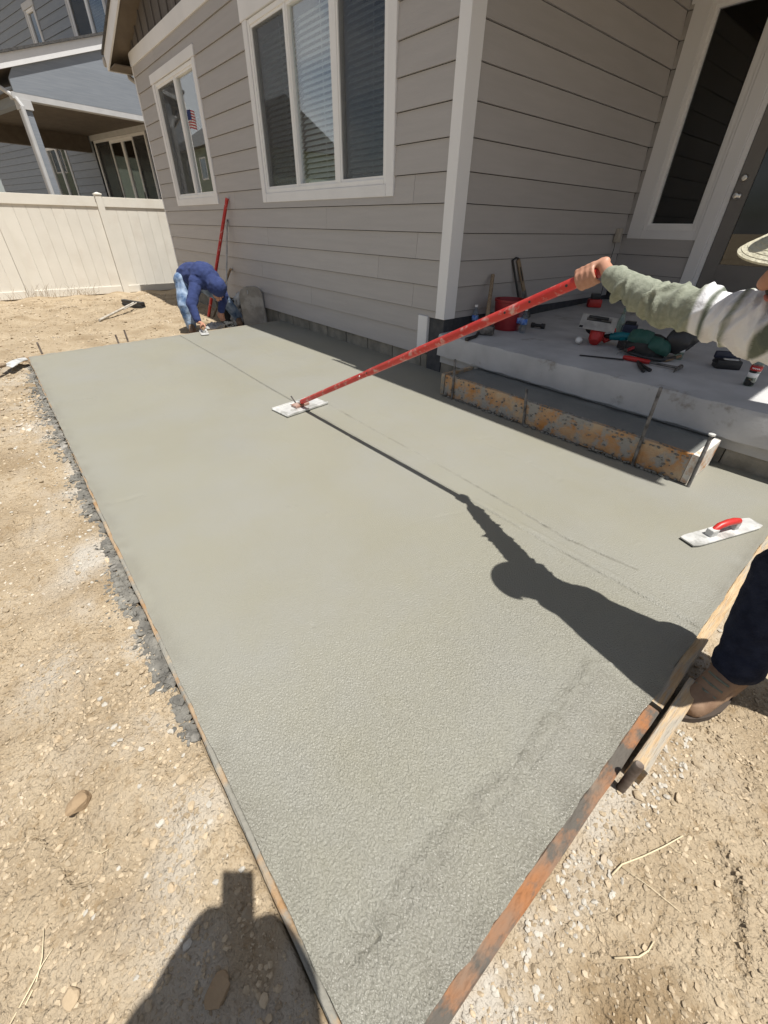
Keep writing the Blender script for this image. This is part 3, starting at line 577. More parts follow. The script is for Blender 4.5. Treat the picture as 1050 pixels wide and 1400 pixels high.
# patio cover: side face, beams, post, roof, rake
PXn = -10.5; rs = .325
def rkz(y): return 3.52+rs*(y-.8)
F2 = FNX(PXn)
k = 0; z = 3.14
bpart('patio_beam', F2, .80, NY-.02, -.16, .012, 3.10, 3.20, m_ntrim, nh)
while z < 4.6:
    z0, z1 = z+.06, z+.06+.19; z += .19
    y0 = .85 if z0 < rkz(.85) else .8+(z0-3.52)/rs; y0 = max(.85, y0)
    y1 = max(y0, .8+(z1-3.52)/rs)
    if y0 > NY-.2: break
    q = [F2(u, o, zz) for o in (-.03, .014) for (u, zz) in ((y0, z0), (NY, z0), (NY, z1), (min(y1, NY), z1))]
    MB().add(q, [(0, 3, 2, 1), (4, 5, 6, 7), (0, 1, 5, 4), (1, 2, 6, 5), (2, 3, 7, 6), (3, 0, 4, 7)]).build('siding_board', m_nside, nh)
def nslab(name, x0, x1, y0, y1, d0, d1, ma):
    q = [NW(x, y, rkz(y)+d) for d in (d0, d1) for y in (y0, y1) for x in (x0, x1)]
    return MB().add(q, [(0, 2, 3, 1), (4, 5, 7, 6), (0, 1, 5, 4), (2, 6, 7, 3), (0, 4, 6, 2), (1, 3, 7, 5)]).build(name, ma, nh)
m_rake = mat('bright_white_trim', (.78, .78, .78), (.82, .82, .82), rough=.5)
nslab('rake_board', PXn+.0, PXn+.06, .55, NY+.1, -.02, .17, m_rake); nslab('roof', -15.4, PXn+.10, .50, NY, .172, .21, m_shingle)
nslab('roof_deck', -15.2, PXn-.001, .62, NY, -.02, .10, m_soffit)
bpart('fascia', FNY(.60), -15.3, PXn+.06, 0, .03, 3.28, 3.50, m_rake, nh)
bpart('patio_beam', FNY(.98), -15.2, PXn-.17, -.16, .0, 3.08, 3.30, m_nside, nh)
bpart('patio_beam', FNX(-14.95), .85, NY-.03, -.2, .0, 2.85, 3.30, m_soffit, nh)
MB().add([NW(x, y, z) for z in (3.22, 3.25) for y in (.9, NY-.03) for x in (-15, PXn-.17)], [(0, 2, 3, 1), (4, 5, 7, 6), (0, 1, 5, 4), (2, 6, 7, 3), (0, 4, 6, 2), (1, 3, 7, 5)]).build('patio_ceiling', m_soffit, nh)
post = bpart('patio_post', F2, .90, 1.06, -.16, .0, -.1, 2.97, m_nside, nh); bpart('post_cap', F2, .87, 1.09, -.19, .03, 2.96, 3.098, m_ntrim, nh)
bpart('corner_strip', F2, .885, .92, -.165, .008, -.1, 2.955, m_ntrim, nh)
MB().tube([NW(PXn-1.2, .55, 3.34), NW(PXn-.25, .58, 3.33), NW(PXn-.12, .66, 3.26), NW(PXn-.02, .86, 3.12), NW(PXn+.03, .9, 3.0), NW(PXn+.03, .88, -.1)], .04, 8).build('downspout', m_ntrim, nh)
MB().add([NW(x, y, z) for z in (-.15, .2) for y in (.7, NY+4) for x in (-24, -10.6)], [(0, 2, 3, 1), (4, 5, 7, 6), (0, 1, 5, 4), (2, 6, 7, 3), (0, 4, 6, 2), (1, 3, 7, 5)]).build('patio_base', m_found, nh)
MB().add([NW(x, y, z) for z in (.2, 8) for y in (NY+.15, NY+9) for x in (-10.75, -10.6)], [(0, 2, 3, 1), (4, 5, 7, 6), (0, 1, 5, 4), (2, 6, 7, 3), (0, 4, 6, 2), (1, 3, 7, 5)]).build('side_wall', m_nside, nh)
MB().add([NW(x, y, z) for (z, e) in ((8, .5), (10.5, -4)) for y in (NY-e, NY+9+e) for x in (-24-e, -10.6+e)], [(0, 2, 3, 1), (4, 5, 7, 6), (0, 1, 5, 4), (2, 6, 7, 3), (0, 4, 6, 2), (1, 3, 7, 5)]).build('roof', m_shingle, nh)
# house across the back lots, seen mirrored in the windows, with a flag on a pole
m_green2 = mat('sage_siding', (.20, .24, .20), (.24, .28, .235), scale=5, stretch=(.6, .6, 9), rough=.7, var=.05)
hx, hy = -38, -12
bh = thing('house', (hx, hy, -.1), 'sage green house across the back lots, mirrored in the small window', 'house')
MB().box(hx-6, hx+6, hy-9, hy, -.1, 5.6).build('wall', m_green2, bh)
MB().add([(hx-6.5, hy+.5, 5.6), (hx+6.5, hy+.5, 5.6), (hx+6.5, hy-9.5, 5.6), (hx-6.5, hy-9.5, 5.6), (hx-6.5, hy-4.5, 8.4), (hx+6.5, hy-4.5, 8.4)], [(0, 1, 5, 4), (2, 3, 4, 5), (1, 2, 5), (3, 0, 4), (3, 2, 1, 0)]).build('roof', m_shingle, bh)
for u in (-4, -1.2, 1.6, 4.2):
    for z in (1.0, 3.8):
        w_ = frame4(lambda a, o, zz: (hx+a, hy+o, zz), u-.6, u+.6, z, z+1.3, .08, -.02, .04).build('window', m_vinyl, bh); MB().box(hx+u-.52, hx+u+.52, hy+.005, hy+.02, z+.08, z+1.22).build('pane', m_glassn, w_)

fo = ay(256, 168, 0.); fp = Vector((CAM.x+4*(fo.x-CAM.x), 3*CAM.y, CAM.z+4*(fo.z-CAM.z))); r = thing('flag', (fp.x, fp.y, -.15), 'striped red, white and blue flag on a pole, mirrored in the small window', 'flag')
MB().tube([(fp.x, fp.y, -.2), (fp.x, fp.y, fp.z+.9)], [.04, .025], 10).build('pole', m_vinyl, r, smooth='auto'); m_fr = mat('flag_red', (.5, .03, .04), rough=.8); m_fw = mat('flag_white', (.8, .8, .8), rough=.8); m_fb = mat('flag_blue', (.03, .05, .2), rough=.8)
for k in range(13):
    V = []; x0 = 0 if k < 6 else 0
    for i in range(13):
        t = i/12; w_ = .07*math.sin(t*7)*t; V += [(fp.x+.03+t*1.3, fp.y+w_, fp.z+.55-k*.062-.25*t*t), (fp.x+.03+t*1.3, fp.y+w_, fp.z+.55-(k+1)*.062-.25*t*t)]
    MB().add(V, [(2*i, 2*i+1, 2*i+3, 2*i+2) for i in range(12)]).build('stripe', m_fr if k % 2 == 0 else m_fw, r)
for sd_ in (-.006, .006): MB().add([(fp.x+.03+t*.6, fp.y+.07*math.sin(t*.4*7)*t*.4+sd_, z-.04*t) for t in (0, .5, 1) for z in (fp.z+.55, fp.z+.116)], [(0, 1, 3, 2), (2, 3, 5, 4)]).build('canton', m_fb, r)
# ================================================================== FENCE
XF = -9.117; FT = 1.575
fence = thing('fence', (XF, -2, -.1), 'beige vinyl privacy fence between the two lots', 'fence')
posts = [-.79-1.752*k for k in range(-2, 5)]
for y in posts:
    B = MB().box(XF-.063, XF+.063, y-.063, y+.063, -.4, FT+.03); p = B.build('fence_post', m_fence, fence, bevel=.006)
    MB().add([(XF-.072, y-.072, FT+.03), (XF+.072, y-.072, FT+.03), (XF+.072, y+.072, FT+.03), (XF-.072, y+.072, FT+.03), (XF-.072, y-.072, FT+.05), (XF+.072, y-.072, FT+.05), (XF+.072, y+.072, FT+.05), (XF-.072, y+.072, FT+.05), (XF, y, FT+.075)],
             [(3, 2, 1, 0), (0, 1, 5, 4), (1, 2, 6, 5), (2, 3, 7, 6), (3, 0, 4, 7), (4, 5, 8), (5, 6, 8), (6, 7, 8), (7, 4, 8)]).build('post_cap', m_fence, p)
for a, b in zip(posts[1:], posts[:-1]):
    a += .064; b -= .064
    MB().box(XF-.025, XF+.030, a, b, FT-.17, FT).build('top_rail', m_fence, fence, bevel=.006); MB().box(XF-.025, XF+.030, a, b, -.17, -.03).build('bottom_rail', m_fence, fence, bevel=.006)
    n = 8; wd = (b-a)/n
    for k in range(n): MB().box(XF-.011, XF+.011, a+k*wd+.001, a+(k+1)*wd-.001, -.035, FT-.165).build('fence_board', m_fence, fence, bevel=.003)

# ================================================================== FORM BOARDS, PINS, STEP
def board(p0, p1, wd, h, ma, label, z=None, sag=0.):
    """2x4 on edge from p0 to p1 (top centre line), broken into steps so that its edges are not ruler straight"""
    p0, p1 = Vector(p0), Vector(p1); d = (p1-p0); n = max(2, int(d.length/.06)); s = Vector((-d.y, d.x, 0)).normalized(); B = MB(); V = []; F = []
    for i in range(n+1):
        t = i/n; c = p0+d*t+s*sag*math.sin(t*math.pi); j = lambda a: rnd.uniform(-a, a)
        for (sx_, zz) in ((-wd/2, -h), (wd/2, -h), (wd/2, -.004), (wd/2-.004, 0), (-wd/2+.004, 0), (-wd/2, -.004)): V.append(c+s*(sx_+j(.0012))+Vector((0, 0, zz+j(.0015))))
    for i in range(n):
        for k in range(6): F.append((i*6+k, i*6+(k+1) % 6, i*6+6+(k+1) % 6, i*6+6+k))
    F += [(5, 4, 3, 2, 1, 0), tuple(n*6+k for k in range(6))]
    o = B.add(V, F).build('form_board', ma); return tag(o, label, 'board')
for i, (a, b, ma, lb) in enumerate(((-3.27, -1.9, m_lumber3, 'cement-crusted edge form board running from the far slab corner along the dirt'), (-1.895, .35, m_lumber3, 'cement-crusted edge form board in the middle of the long dirt side'), (.355, 2.84, m_lumber3, 'brown-stained edge form board ending at the slab corner in the photographer shadow'))):
    board((a, SY0-.0085+(-.003 if i == 2 else .0), slz(SY0)-.010), (b, SY0-.0085-(.006 if i == 2 else .0), slz(SY0)-.010), (.012 if i < 2 else .017), .09, ma, lb, sag=.006)
board((SX1+.020, -3.09, slz(-3.09)-.001), (SX1+.021, -1.955, slz(-1.95)-.0005), .036, .095, m_lumber, 'rust-orange stained form board with a round pin beside it')
board((SX1+.022, -1.935, slz(-1.93)-.001), (SX1+.024, .05, .0), .038, .09, m_lumber2, 'tan form board under the standing worker, reaching to the porch')
board((SX1+.070, -2.17, -.030), (SX1+.074, -1.765, -.022), .040, .088, m_lumber2, 'short pale lumber block splicing two form boards beside the tan boot')
board((SX0-.021, -3.16, slz(-3.16)+.0), (SX0-.021, -.02, -.002), .038, .10, m_lumber3, 'far end form board of the slab with three thin steel pins')
def pin(p, top, r, ma, label, group=None, lean=(0, 0), square=False):
    B = MB(); p = Vector(p); t = Vector((p.x+lean[0], p.y+lean[1], top))
    if square: B.obox((p+t)/2, (r*2, r*2, (t-p).length), basis((1, 0, 0), t-p), bev=.002)
    else: B.tube([p, t-(t-p).normalized()*.004, t], [r, r, r*.75], 12)
    return tag(B.build('form_pin', ma, smooth='auto'), label, 'stake', group)
pin((2.858, -2.215, -.16), .035, .0125, m_pin, 'round brown steel pin driven beside the rust-orange form board')
for px, py, tx, ty in ((58, 484, 50.5, 468), (163, 469, 157.7, 457.6), (175.6, 467, 169.5, 451)):
    b = on(px, py, (1, 0, 0), SX0-.055); t = on(tx, ty, (1, 0, 0), SX0-.055)
    pin((b.x, b.y, -.2), t.z, .010, m_pin, {58: 'thin steel pin at the far outer corner of the slab', 163: 'shorter thin steel pin of the close pair on the far form', 175.6: 'taller thin steel pin of the close pair on the far form'}[px], 'pins on the far form', lean=(0, t.y-b.y))
# step: wet fill inside a form nailed to the slab
def plank(name, x0, x1, y0, y1, z0, z1, ma, label, n=28):
    V = []; F = []; lx = (x1-x0) > (y1-y0)
    for i in range(n+1):
        t = i/n; j = lambda a: rnd.uniform(-a, a)
        if lx: ring = [(x0+(x1-x0)*t, y, z) for y, z in ((y0, z0), (y1, z0), (y1, z1), (y0, z1))]
        else: ring = [(x, y0+(y1-y0)*t, z) for x, z in ((x1, z0), (x0, z0), (x0, z1), (x1, z1))]
        for q in ring: V.append((q[0]+(0 if lx else j(.001)), q[1]+(j(.0012) if lx else 0), q[2]+j(.0022)))
    for i in range(n):
        for k in range(4): F.append((i*4+k, i*4+4+k, i*4+4+(k+1) % 4, i*4+(k+1) % 4))
    F += [(0, 1, 2, 3), tuple(n*4+k for k in (3, 2, 1, 0))]
    B = MB().add(V, F); o = B.build(name, ma); bm = bmesh.new(); bm.from_mesh(o.data); bmesh.ops.recalc_face_normals(bm, faces=bm.faces[:]); bm.to_mesh(o.data); bm.free(); return tag(o, label, 'board')
plank('step_form', .475, 2.335, -.432, -.395, -.004, .165, m_lumber4, 'long orange and grey peeling form board along the front of the wet step')
plank('step_form', 2.337, 2.372, -.435, -.07, .0, .168, mat('white_crusted_lumber', (.55, .50, .43), (.66, .63, .58), scale=8, rough=.9, bump=.5, c3=(.45, .22, .09), s3=5, lo3=.52, hi3=.6), 'short white-crusted form board closing the end of the wet step', 8)
plank('step_form', .437, .473, -.44, -.06, -.004, .17, m_lumber3, 'short dark form board closing the step below the porch corner', 8)
ux = np.linspace(.474, 2.336, 90); uy = np.linspace(-.394, -.0, 22); UX, UY = np.meshgrid(ux, uy); UP = np.stack([UX, UY, UX*0], -1).reshape(-1, 3)
UZ = .146+.003*fbm(UP*6, 3).reshape(UX.shape)-.006*np.exp(-((UY+.394)/.02)**2)+.008*np.exp(-((UY+.06)/.03)**2)*(.6+fbm(UP*9, 2).reshape(UX.shape))
struct(grid_obj('wet_step', ux, uy, UZ, m_wet))
rs_ = np.random.RandomState(31); P = []; S = []
for k in range(420):
    x = rs_.uniform(.48, 2.34); j = k % 3
    if j == 0: P.append((x, -.436-abs(rs_.normal(0, .006)), slz(-.44)+rs_.uniform(0, .03)*abs(rs_.normal(0, .6)))); S.append(rs_.uniform(.004, .016))
    elif j == 1: P.append((x, rs_.uniform(-.43, -.39), .164)); S.append(rs_.uniform(.003, .009))
    else: P.append((x, -.433, .15-.13*rs_.uniform()**2)); S.append(rs_.uniform(.003, .010))
STEPS = (P, S)
for (px, py, tx, ty, yy, lb) in ((618, 543, 623, 491, -.45, 'short cement-smeared stake at the corner end of the step form'), (716.5, 578.6, 721, 531.6, -.447, 'short stake near the middle of the step form'), (864, 637, 904.5, 529, -.447, 'tall cement-smeared stake rising above the step form'), (945, 657, 974, 594, -.447, 'stake with a flat head at the white-crusted end of the step form')):
    b = on(px, py, (0, 1, 0), yy); t = on(tx, ty, (0, 1, 0), yy+.02); o = pin((b.x, b.y, slz(b.y)-.03), t.z, .0095, m_steel, lb, lean=(t.x-b.x, .015))
    if px == 945: MB().lathe([(.017, -.004), (.017, .004), (.0, .005)], (t.x, t.y-.005, t.z), seg=12).build('head', m_mag, o)

# ================================================================== LOOSE GROUND DETAIL
def ico(sub):
    bm = bmesh.new(); bmesh.ops.create_icosphere(bm, subdivisions=sub, radius=1); bm.verts.index_update()
    V = np.array([v.co[:] for v in bm.verts]); F = np.array([[v.index for v in f.verts] for f in bm.faces]); bm.free(); return V, F
def stones(name, pts, sizes, ma, flat=(.45, .9), jit=.32, sub=1, sink=.3, seed=1, cut=0):
    rs_ = np.random.RandomState(seed); V0, F0 = ico(sub); n = len(pts); nv = len(V0)
    r = 1+rs_.uniform(-jit, jit, (n, nv, 1)); A = V0[None]*r
    if cut:
        nn = rs_.normal(size=(n, cut, 3)); nn /= np.linalg.norm(nn, axis=2)[..., None]; of = rs_.uniform(.5, .95, (n, cut)); dt = np.einsum('vk,nck->nvc', V0, nn); A = V0[None]*np.minimum(np.min(np.where(dt > .12, of[:, None]/np.maximum(dt, .12), 9), 2), 1.2)[..., None]*(1+rs_.uniform(-.03, .03, (n, nv, 1)))
    sc = np.stack([rs_.uniform(.7, 1.3, n), rs_.uniform(.7, 1.3, n), rs_.uniform(*flat, n)], 1)*np.asarray(sizes)[:, None]
    A = A*sc[:, None]; q = rs_.uniform(0, 6.28, n); c, s = np.cos(q)[:, None], np.sin(q)[:, None]; x = A[..., 0]*c-A[..., 1]*s; y = A[..., 0]*s+A[..., 1]*c
    ti = rs_.normal(0, .25, n)[:, None]; z = A[..., 2]+x*ti
    pts = np.asarray(pts); V = np.stack([x+pts[:, :1], y+pts[:, 1:2], z+pts[:, 2:3]+(sc[:, 2]*(1-2*sink))[:, None]*.5], -1).reshape(-1, 3)
    F = (F0[None]+np.arange(n)[:, None, None]*nv).reshape(-1, 3)
    me = bpy.data.meshes.new(name); me.from_pydata(V.tolist(), [], F.tolist()); me.polygons.foreach_set('use_smooth', [sub > 1 and not cut]*len(me.polygons)); me.materials.append(ma)
    ob = bpy.data.objects.new(name, me); COL.objects.link(ob); W[ob.name] = Vector((0, 0, 0)); return ob
def scatter(n, regions, smin, smax, seed, p=2.2):
    rs_ = np.random.RandomState(seed); P = []; wts = np.array([r[4] for r in regions], float); idx = rs_.choice(len(regions), n, p=wts/wts.sum())
    for i in idx:
        x0, x1, y0, y1, _ = regions[i]; P.append((rs_.uniform(x0, x1), rs_.uniform(y0, y1)))
    P = np.array(P); s = smin*(smax/smin)**(rs_.uniform(0, 1, n)**p)
    z = ground_h(P[:, :1], P[:, 1:2])[:, 0]; ok = ~((P[:, 0] > SX0-.08) & (P[:, 0] < SX1+.05) & (P[:, 1] > SY0-.045)); return np.column_stack([P, z])[ok], s[ok]
near = [(1.2, 2.85, -3.75, -3.08, 5), (2.84, 3.6, -3.1, -1.5, 5), (-1.5, 1.2, -3.9, -3.08, 3), (-3.4, -1.5, -4.2, -3.08, 1)]
m_pebble = mat('soil_crumb', (.33, .257, .17), (.45, .365, .255), scale=9, rough=.95, bump=.4, bscale=90, c3=(.55, .49, .41), s3=1.7, lo3=.55, hi3=.7)
n_ = m_pebble.node_tree.nodes; L_ = m_pebble.node_tree.links; b_ = n_['Principled BSDF']; g_ = n_.new('ShaderNodeNewGeometry'); h_ = n_.new('ShaderNodeHueSaturation'); mr_ = n_.new('ShaderNodeMapRange'); mr_.inputs[3].default_value = .72; mr_.inputs[4].default_value = 1.22
L_.new(g_.outputs['Random Per Island'], mr_.inputs[0]); L_.new(mr_.outputs[0], h_.inputs['Value']); L_.new(b_.inputs['Base Color'].links[0].from_socket, h_.inputs['Color']); L_.new(h_.outputs[0], b_.inputs['Base Color'])
pts, s = scatter(27000, near, .0016, .0075, 5, 2.3); struct(stones('soil_crumbs', pts, s, m_pebble, seed=2), 'stuff')
pts, s = scatter(420, near[:3], .006, .017, 6, 2.6); struct(stones('soil_clods', pts, s, m_pebble, sub=2, flat=(.5, .9), sink=.38, seed=3, cut=10), 'stuff')
pts, s = scatter(5000, [(-8.5, -3.4, -4.6, .0, 3), (-3.4, -1, -4.4, -3.1, 1)], .006, .022, 8, 2.2); struct(stones('far_soil_clods', pts, s, m_pebble, seed=4), 'stuff')
# slumped concrete along the left form and the right form
rs_ = np.random.RandomState(11); P = []; S = []
for (a, b, wd, n) in ((-3.1, 2.0, .03, 260), (-2.7, -2.3, .07, 60), (-2.15, -1.0, .11, 170), (-.9, -.3, .09, 90), (-.1, .5, .08, 110), (.75, 1.0, .05, 50), (1.0, 1.35, .08, 110), (1.4, 1.75, .06, 110), (1.8, 1.98, .04, 40)):
    for k in range(n*3):
        t = abs(rs_.normal(0, .5)); x = rs_.uniform(a, b); y = SY0-.022-t*wd; P.append((x, y, 0)); S.append((.004+.013*rs_.uniform()**2)*(1.1-t*.4))
P = np.array(P); P[:, 2] = ground_h(P[:, :1], P[:, 1:2])[:, 0]
m_spill = mat('spilled_concrete', (.10, .095, .085), (.21, .20, .175), scale=14, rough=.9, bump=.7, bscale=60, c3=(.32, .30, .27), s3=6, lo3=.55, hi3=.7)
struct(stones('concrete_spill', P, S, m_spill, sub=2, flat=(.35, .8), seed=5, cut=9), 'stuff')
struct(stones('step_slurry', np.array(STEPS[0]), STEPS[1], mat('dark_slurry', (.13, .125, .11), (.22, .21, .185), scale=16, rough=.8, bump=.5, bscale=90), sub=2, jit=.3, flat=(.3, .8), seed=14), 'stuff')
m_chalk = mat('dried_cement_crumbs', (.40, .37, .32), (.50, .47, .41), scale=14, rough=.95, bump=.5)
P = []; S = []
for k in range(700):
    if k < 420: x = rs_.uniform(SX1+.05, SX1+.16); y = rs_.choice((-2.95, -2.72, -2.5, -2.12, -1.98, -1.2, -.9))+rs_.normal(0, .07); sz = rs_.uniform(.002, .008)
    else: x = rs_.uniform(-2.8, 2.4); y = SY0-.05-abs(rs_.normal(0, .12)); sz = rs_.uniform(.002, .010)
    P.append((x, y, 0)); S.append(sz)
P = np.array(P); P[:, 2] = ground_h(P[:, :1], P[:, 1:2])[:, 0]; struct(stones('cement_crumbs', P, S, m_chalk, seed=6), 'stuff')
def rock(px, py, r, ma, label, seed):
    c = gz(px, py); rs2 = np.random.RandomState(seed); V0, F0 = ico(3); d = V0/np.linalg.norm(V0, axis=1)[:, None]
    nrm_ = rs2.normal(size=(13, 3)); nrm_ /= np.linalg.norm(nrm_, axis=1)[:, None]; off_ = rs2.uniform(.62, 1., 13); dt = d @ nrm_.T; k = np.min(np.where(dt > .15, off_/np.maximum(dt, .15), 9), 1); k = np.minimum(k, 1.15)*(1+.05*fbm(d*4+seed*7, 3)); V = d*k[:, None]*np.array(r)
    a = rs2.uniform(0, 3); V = V @ np.array(rotz(r[3] if len(r) > 3 else a)).T if False else V
    z = gh(c.x, c.y); o = MB().add([(c.x+v[0], c.y+v[1], z+v[2]+r[2]*.45) for v in V], F0.tolist()).build('rock', ma); return tag(o, label, 'rock')
rock(110, 1098, (.024, .038, .017), m_rockd, 'brown wedge-shaped rock lying alone on the dirt left of the slab', 3)
rock(98, 1362, (.020, .013, .008), m_rock, 'pale flat stone beside the dry straws', 4)
rock(296, 1355, (.024, .028, .011), m_rockd, 'round clod inside the photographer shadow', 5)
rock(236, 1215, (.011, .009, .007), m_rock, 'small pale stone left of the photographer shadow', 6)
rock(78, 1008, (.013, .010, .008), m_rock, 'small tan stone above the brown wedge-shaped rock', 8)
rock(200, 1152, (.011, .009, .006), m_rock, 'small flat tan stone right of the brown wedge-shaped rock', 9)
def twig(pix, r, label, dz=.006, ma=None):
    pts_ = [gz(*p) for p in pix]; pts_ = [Vector((p.x, p.y, gh(p.x, p.y)+dz)) for p in pts_]
    return tag(MB().tube(pts_, [r*(1-.5*i/len(pts_)) for i in range(len(pts_))], 6).build('straw', ma or m_straw, smooth=True), label, 'straw')
twig([(837, 1196), (851, 1181), (880, 1170), (908, 1157), (932, 1144)], .0023, 'longest bent straw stem on the dirt right of the slab')
twig([(840, 1310), (872, 1309), (886, 1300), (894, 1287)], .0022, 'short hooked straw stem on the dark damp patch', )
twig([(10, 1400), (40, 1352), (58, 1318), (72, 1297)], .0016, 'thin straight straw in the left dirt')
twig([(20, 1396), (48, 1345), (58, 1310), (61, 1270)], .0016, 'thin straw crossing the straight one in the left dirt')
twig([(905, 1145), (925, 1165), (980, 1178)], .0008, 'hair-thin dry stem beside the longest straw')
twig([(852, 1185), (890, 1215), (930, 1248)], .0008, 'hair-thin dry stem below the longest straw')
twig([(127, 1163), (138, 1166), (150, 1163)], .0012, 'tiny curved straw beside the brown wedge-shaped rock')
# dry weeds along the fence foot
rs_ = np.random.RandomState(21); wb = MB()
for k in range(90):
    y = rs_.choice((-2.45, -1.75, -1.55, -2.9, -2.2))+rs_.normal(0, .14); x = XF+.1+abs(rs_.normal(0, .07)); h = rs_.uniform(.06, .26); a = rs_.uniform(-.14, .14); z = gh(x, y)
    wb.tube([(x, y, z-.01), (x+.02, y+a*.4, z+h*.6), (x+.05, y+a, z+h)], [.003, .0022, .001], 4)
struct(wb.build('dry_weeds', m_weed), 'stuff')

# ================================================================== TOOLS ON THE PORCH
def porch_pt(px, py): return fl(px, py)
SL = Vector((0, -.02, 1)).normalized()
def sledge():
    b = porch_pt(663, 458); t = ax(674.5, 371, .02); t = b+(t-b).normalized()*.62 if (t-b).length > .62 else t
    r = thing('sledgehammer', b, 'sledgehammer standing head down with its worn wooden handle against the side wall', 'hammer')
    h = b+Vector((0, 0, .045)); MB().obox(h, (.15, .075, .078), rotz(.5), bev=.014).build('hammer_head', m_steel, r, smooth='auto')
    MB().tube([h, h+(t-h)*.3, h+(t-h)*.95, t], [.017, .019, .017, .019], 10).build('handle', m_oldwood, r, smooth='auto')
sledge()
p = porch_pt(645, 462); tag(MB().tube([porch_pt(637, 466)+Vector((0, 0, .012)), p+Vector((.02, .03, .014)), porch_pt(656, 456)+Vector((0, 0, .03))], [.016, .013, .012], 10).build('chisel', m_black, smooth='auto'), 'black steel chisel lying beside the sledgehammer head', 'chisel')
def water(px, py, label, full=.8):
    b = porch_pt(px, py); b.z = flz(b.y)+.001; r = thing('water_bottle', b, label, 'bottle', 'clear plastic water bottles on the porch')
    pr_ = [(.026, 0), (.031, .006), (.031, .05), (.029, .058), (.031, .066), (.031, .12), (.030, .135), (.022, .165), (.013, .182), (.0125, .196)]
    MB().lathe(pr_, b, seg=18).build('bottle', m_pet, r, smooth='auto'); MB().lathe([(.0318, .072), (.0318, .118)], b, seg=18).build('label', m_blue, r, smooth=True)
    MB().lathe([(.0155, .19), (.0155, .206), (.012, .208)], b, seg=14).build('cap', m_white, r, smooth='auto')
water(647.5, 449, 'clear plastic water bottle beside the sledgehammer handle'); water(713.5, 455, 'clear plastic water bottle beside the red bucket'); water(708, 453, 'clear plastic water bottle half hidden between red bucket and another bottle')
b = porch_pt(690, 453); b.z = flz(b.y); b += Vector((-.06, .10, .001)); r = thing('bucket', b, 'dark red plastic bucket by the side wall behind the long red pole', 'bucket')
MB().lathe([(.115, 0), (.12, .004), (.142, .24), (.150, .245), (.150, .262), (.138, .262), (.134, .24), (.112, .02), (0, .018)], b, seg=28).build('pail', m_redd, r, smooth='auto')
MB().tube([b+Vector((.152*math.cos(a), .152*math.sin(a), .25+.0*a)) if False else b+Vector((.150*math.cos(a), .05-.16*math.sin(a)*.6, .25-.10*math.sin(a))) for a in np.linspace(0, math.pi, 14)], .003, 6).build('bail', m_steel, r)
b = porch_pt(729, 449); tag(MB().lathe([(.022, 0), (.022, .03), (.015, .035), (.015, .09), (.024, .1), (.024, .13), (.0, .131)], b+Vector((-.04, .02, .026)), (1, .25, 0), 14).build('flashlight', m_black, smooth='auto'), 'black flashlight lying beside the water bottles', 'flashlight')
# saw-like tool and pry bar leaning on the side wall
b = porch_pt(708, 432); b.x = .10; b.z = flz(b.y); t = ax(708, 352, .012); d = (t-b)
r = thing('hand_tool', b, 'wood-handled slotted tool leaning upright on the side wall', 'tool')
R_ = basis(d, (1, 0, .1)); MB().obox(b+d*.72, (d.length*.5, .045, .016), R_, bev=.004).build('wooden_grip', m_oldwood, r); MB().obox(b+d*.74+R_ @ Vector((0, 0, .009)), (d.length*.22, .015, .004), R_).build('slot', m_black, r)
MB().obox(b+d*.24, (d.length*.48, .062, .008), R_, bev=.002).build('blade', m_steel, r)
b2 = b+Vector((0, -.13, 0)); t2 = ax(701, 356, .012); tag(MB().tube([b2, b2+(t2-b2)*.9, t2, t2+Vector((.012, .03, .02)), t2+Vector((.014, .07, .018))], [.011, .011, .011, .010, .006], 8).build('pry_bar', m_black, smooth='auto'), 'black hooked pry bar leaning beside the wood-handled tool', 'pry bar')
# charger on the floor with its cord from the outlet
b = porch_pt(811, 420); b.z = flz(b.y); r = thing('battery_charger', b, 'small red and black battery charger on the floor under the outlet', 'charger')
MB().obox(b+Vector((0, 0, .045)), (.15, .11, .085), rotz(.7), bev=.015).build('base', m_redp, r, smooth='auto'); MB().obox(b+Vector((-.01, .01, .115)), (.10, .08, .06), rotz(.7), bev=.012).build('battery', m_black, r, smooth='auto')
o_ = ax(842, 326, .035); tag(MB().tube([o_, o_+Vector((.02, -.02, -.1)), o_+Vector((.03, -.06, -.35)), Vector((.12, o_.y-.15, flz(2.8)+.05)), b+Vector((.05, .04, .02))], .004, 6).build('power_cord', m_black, smooth=True), 'thin black power cord hanging from the outlet to the charger', 'cord')
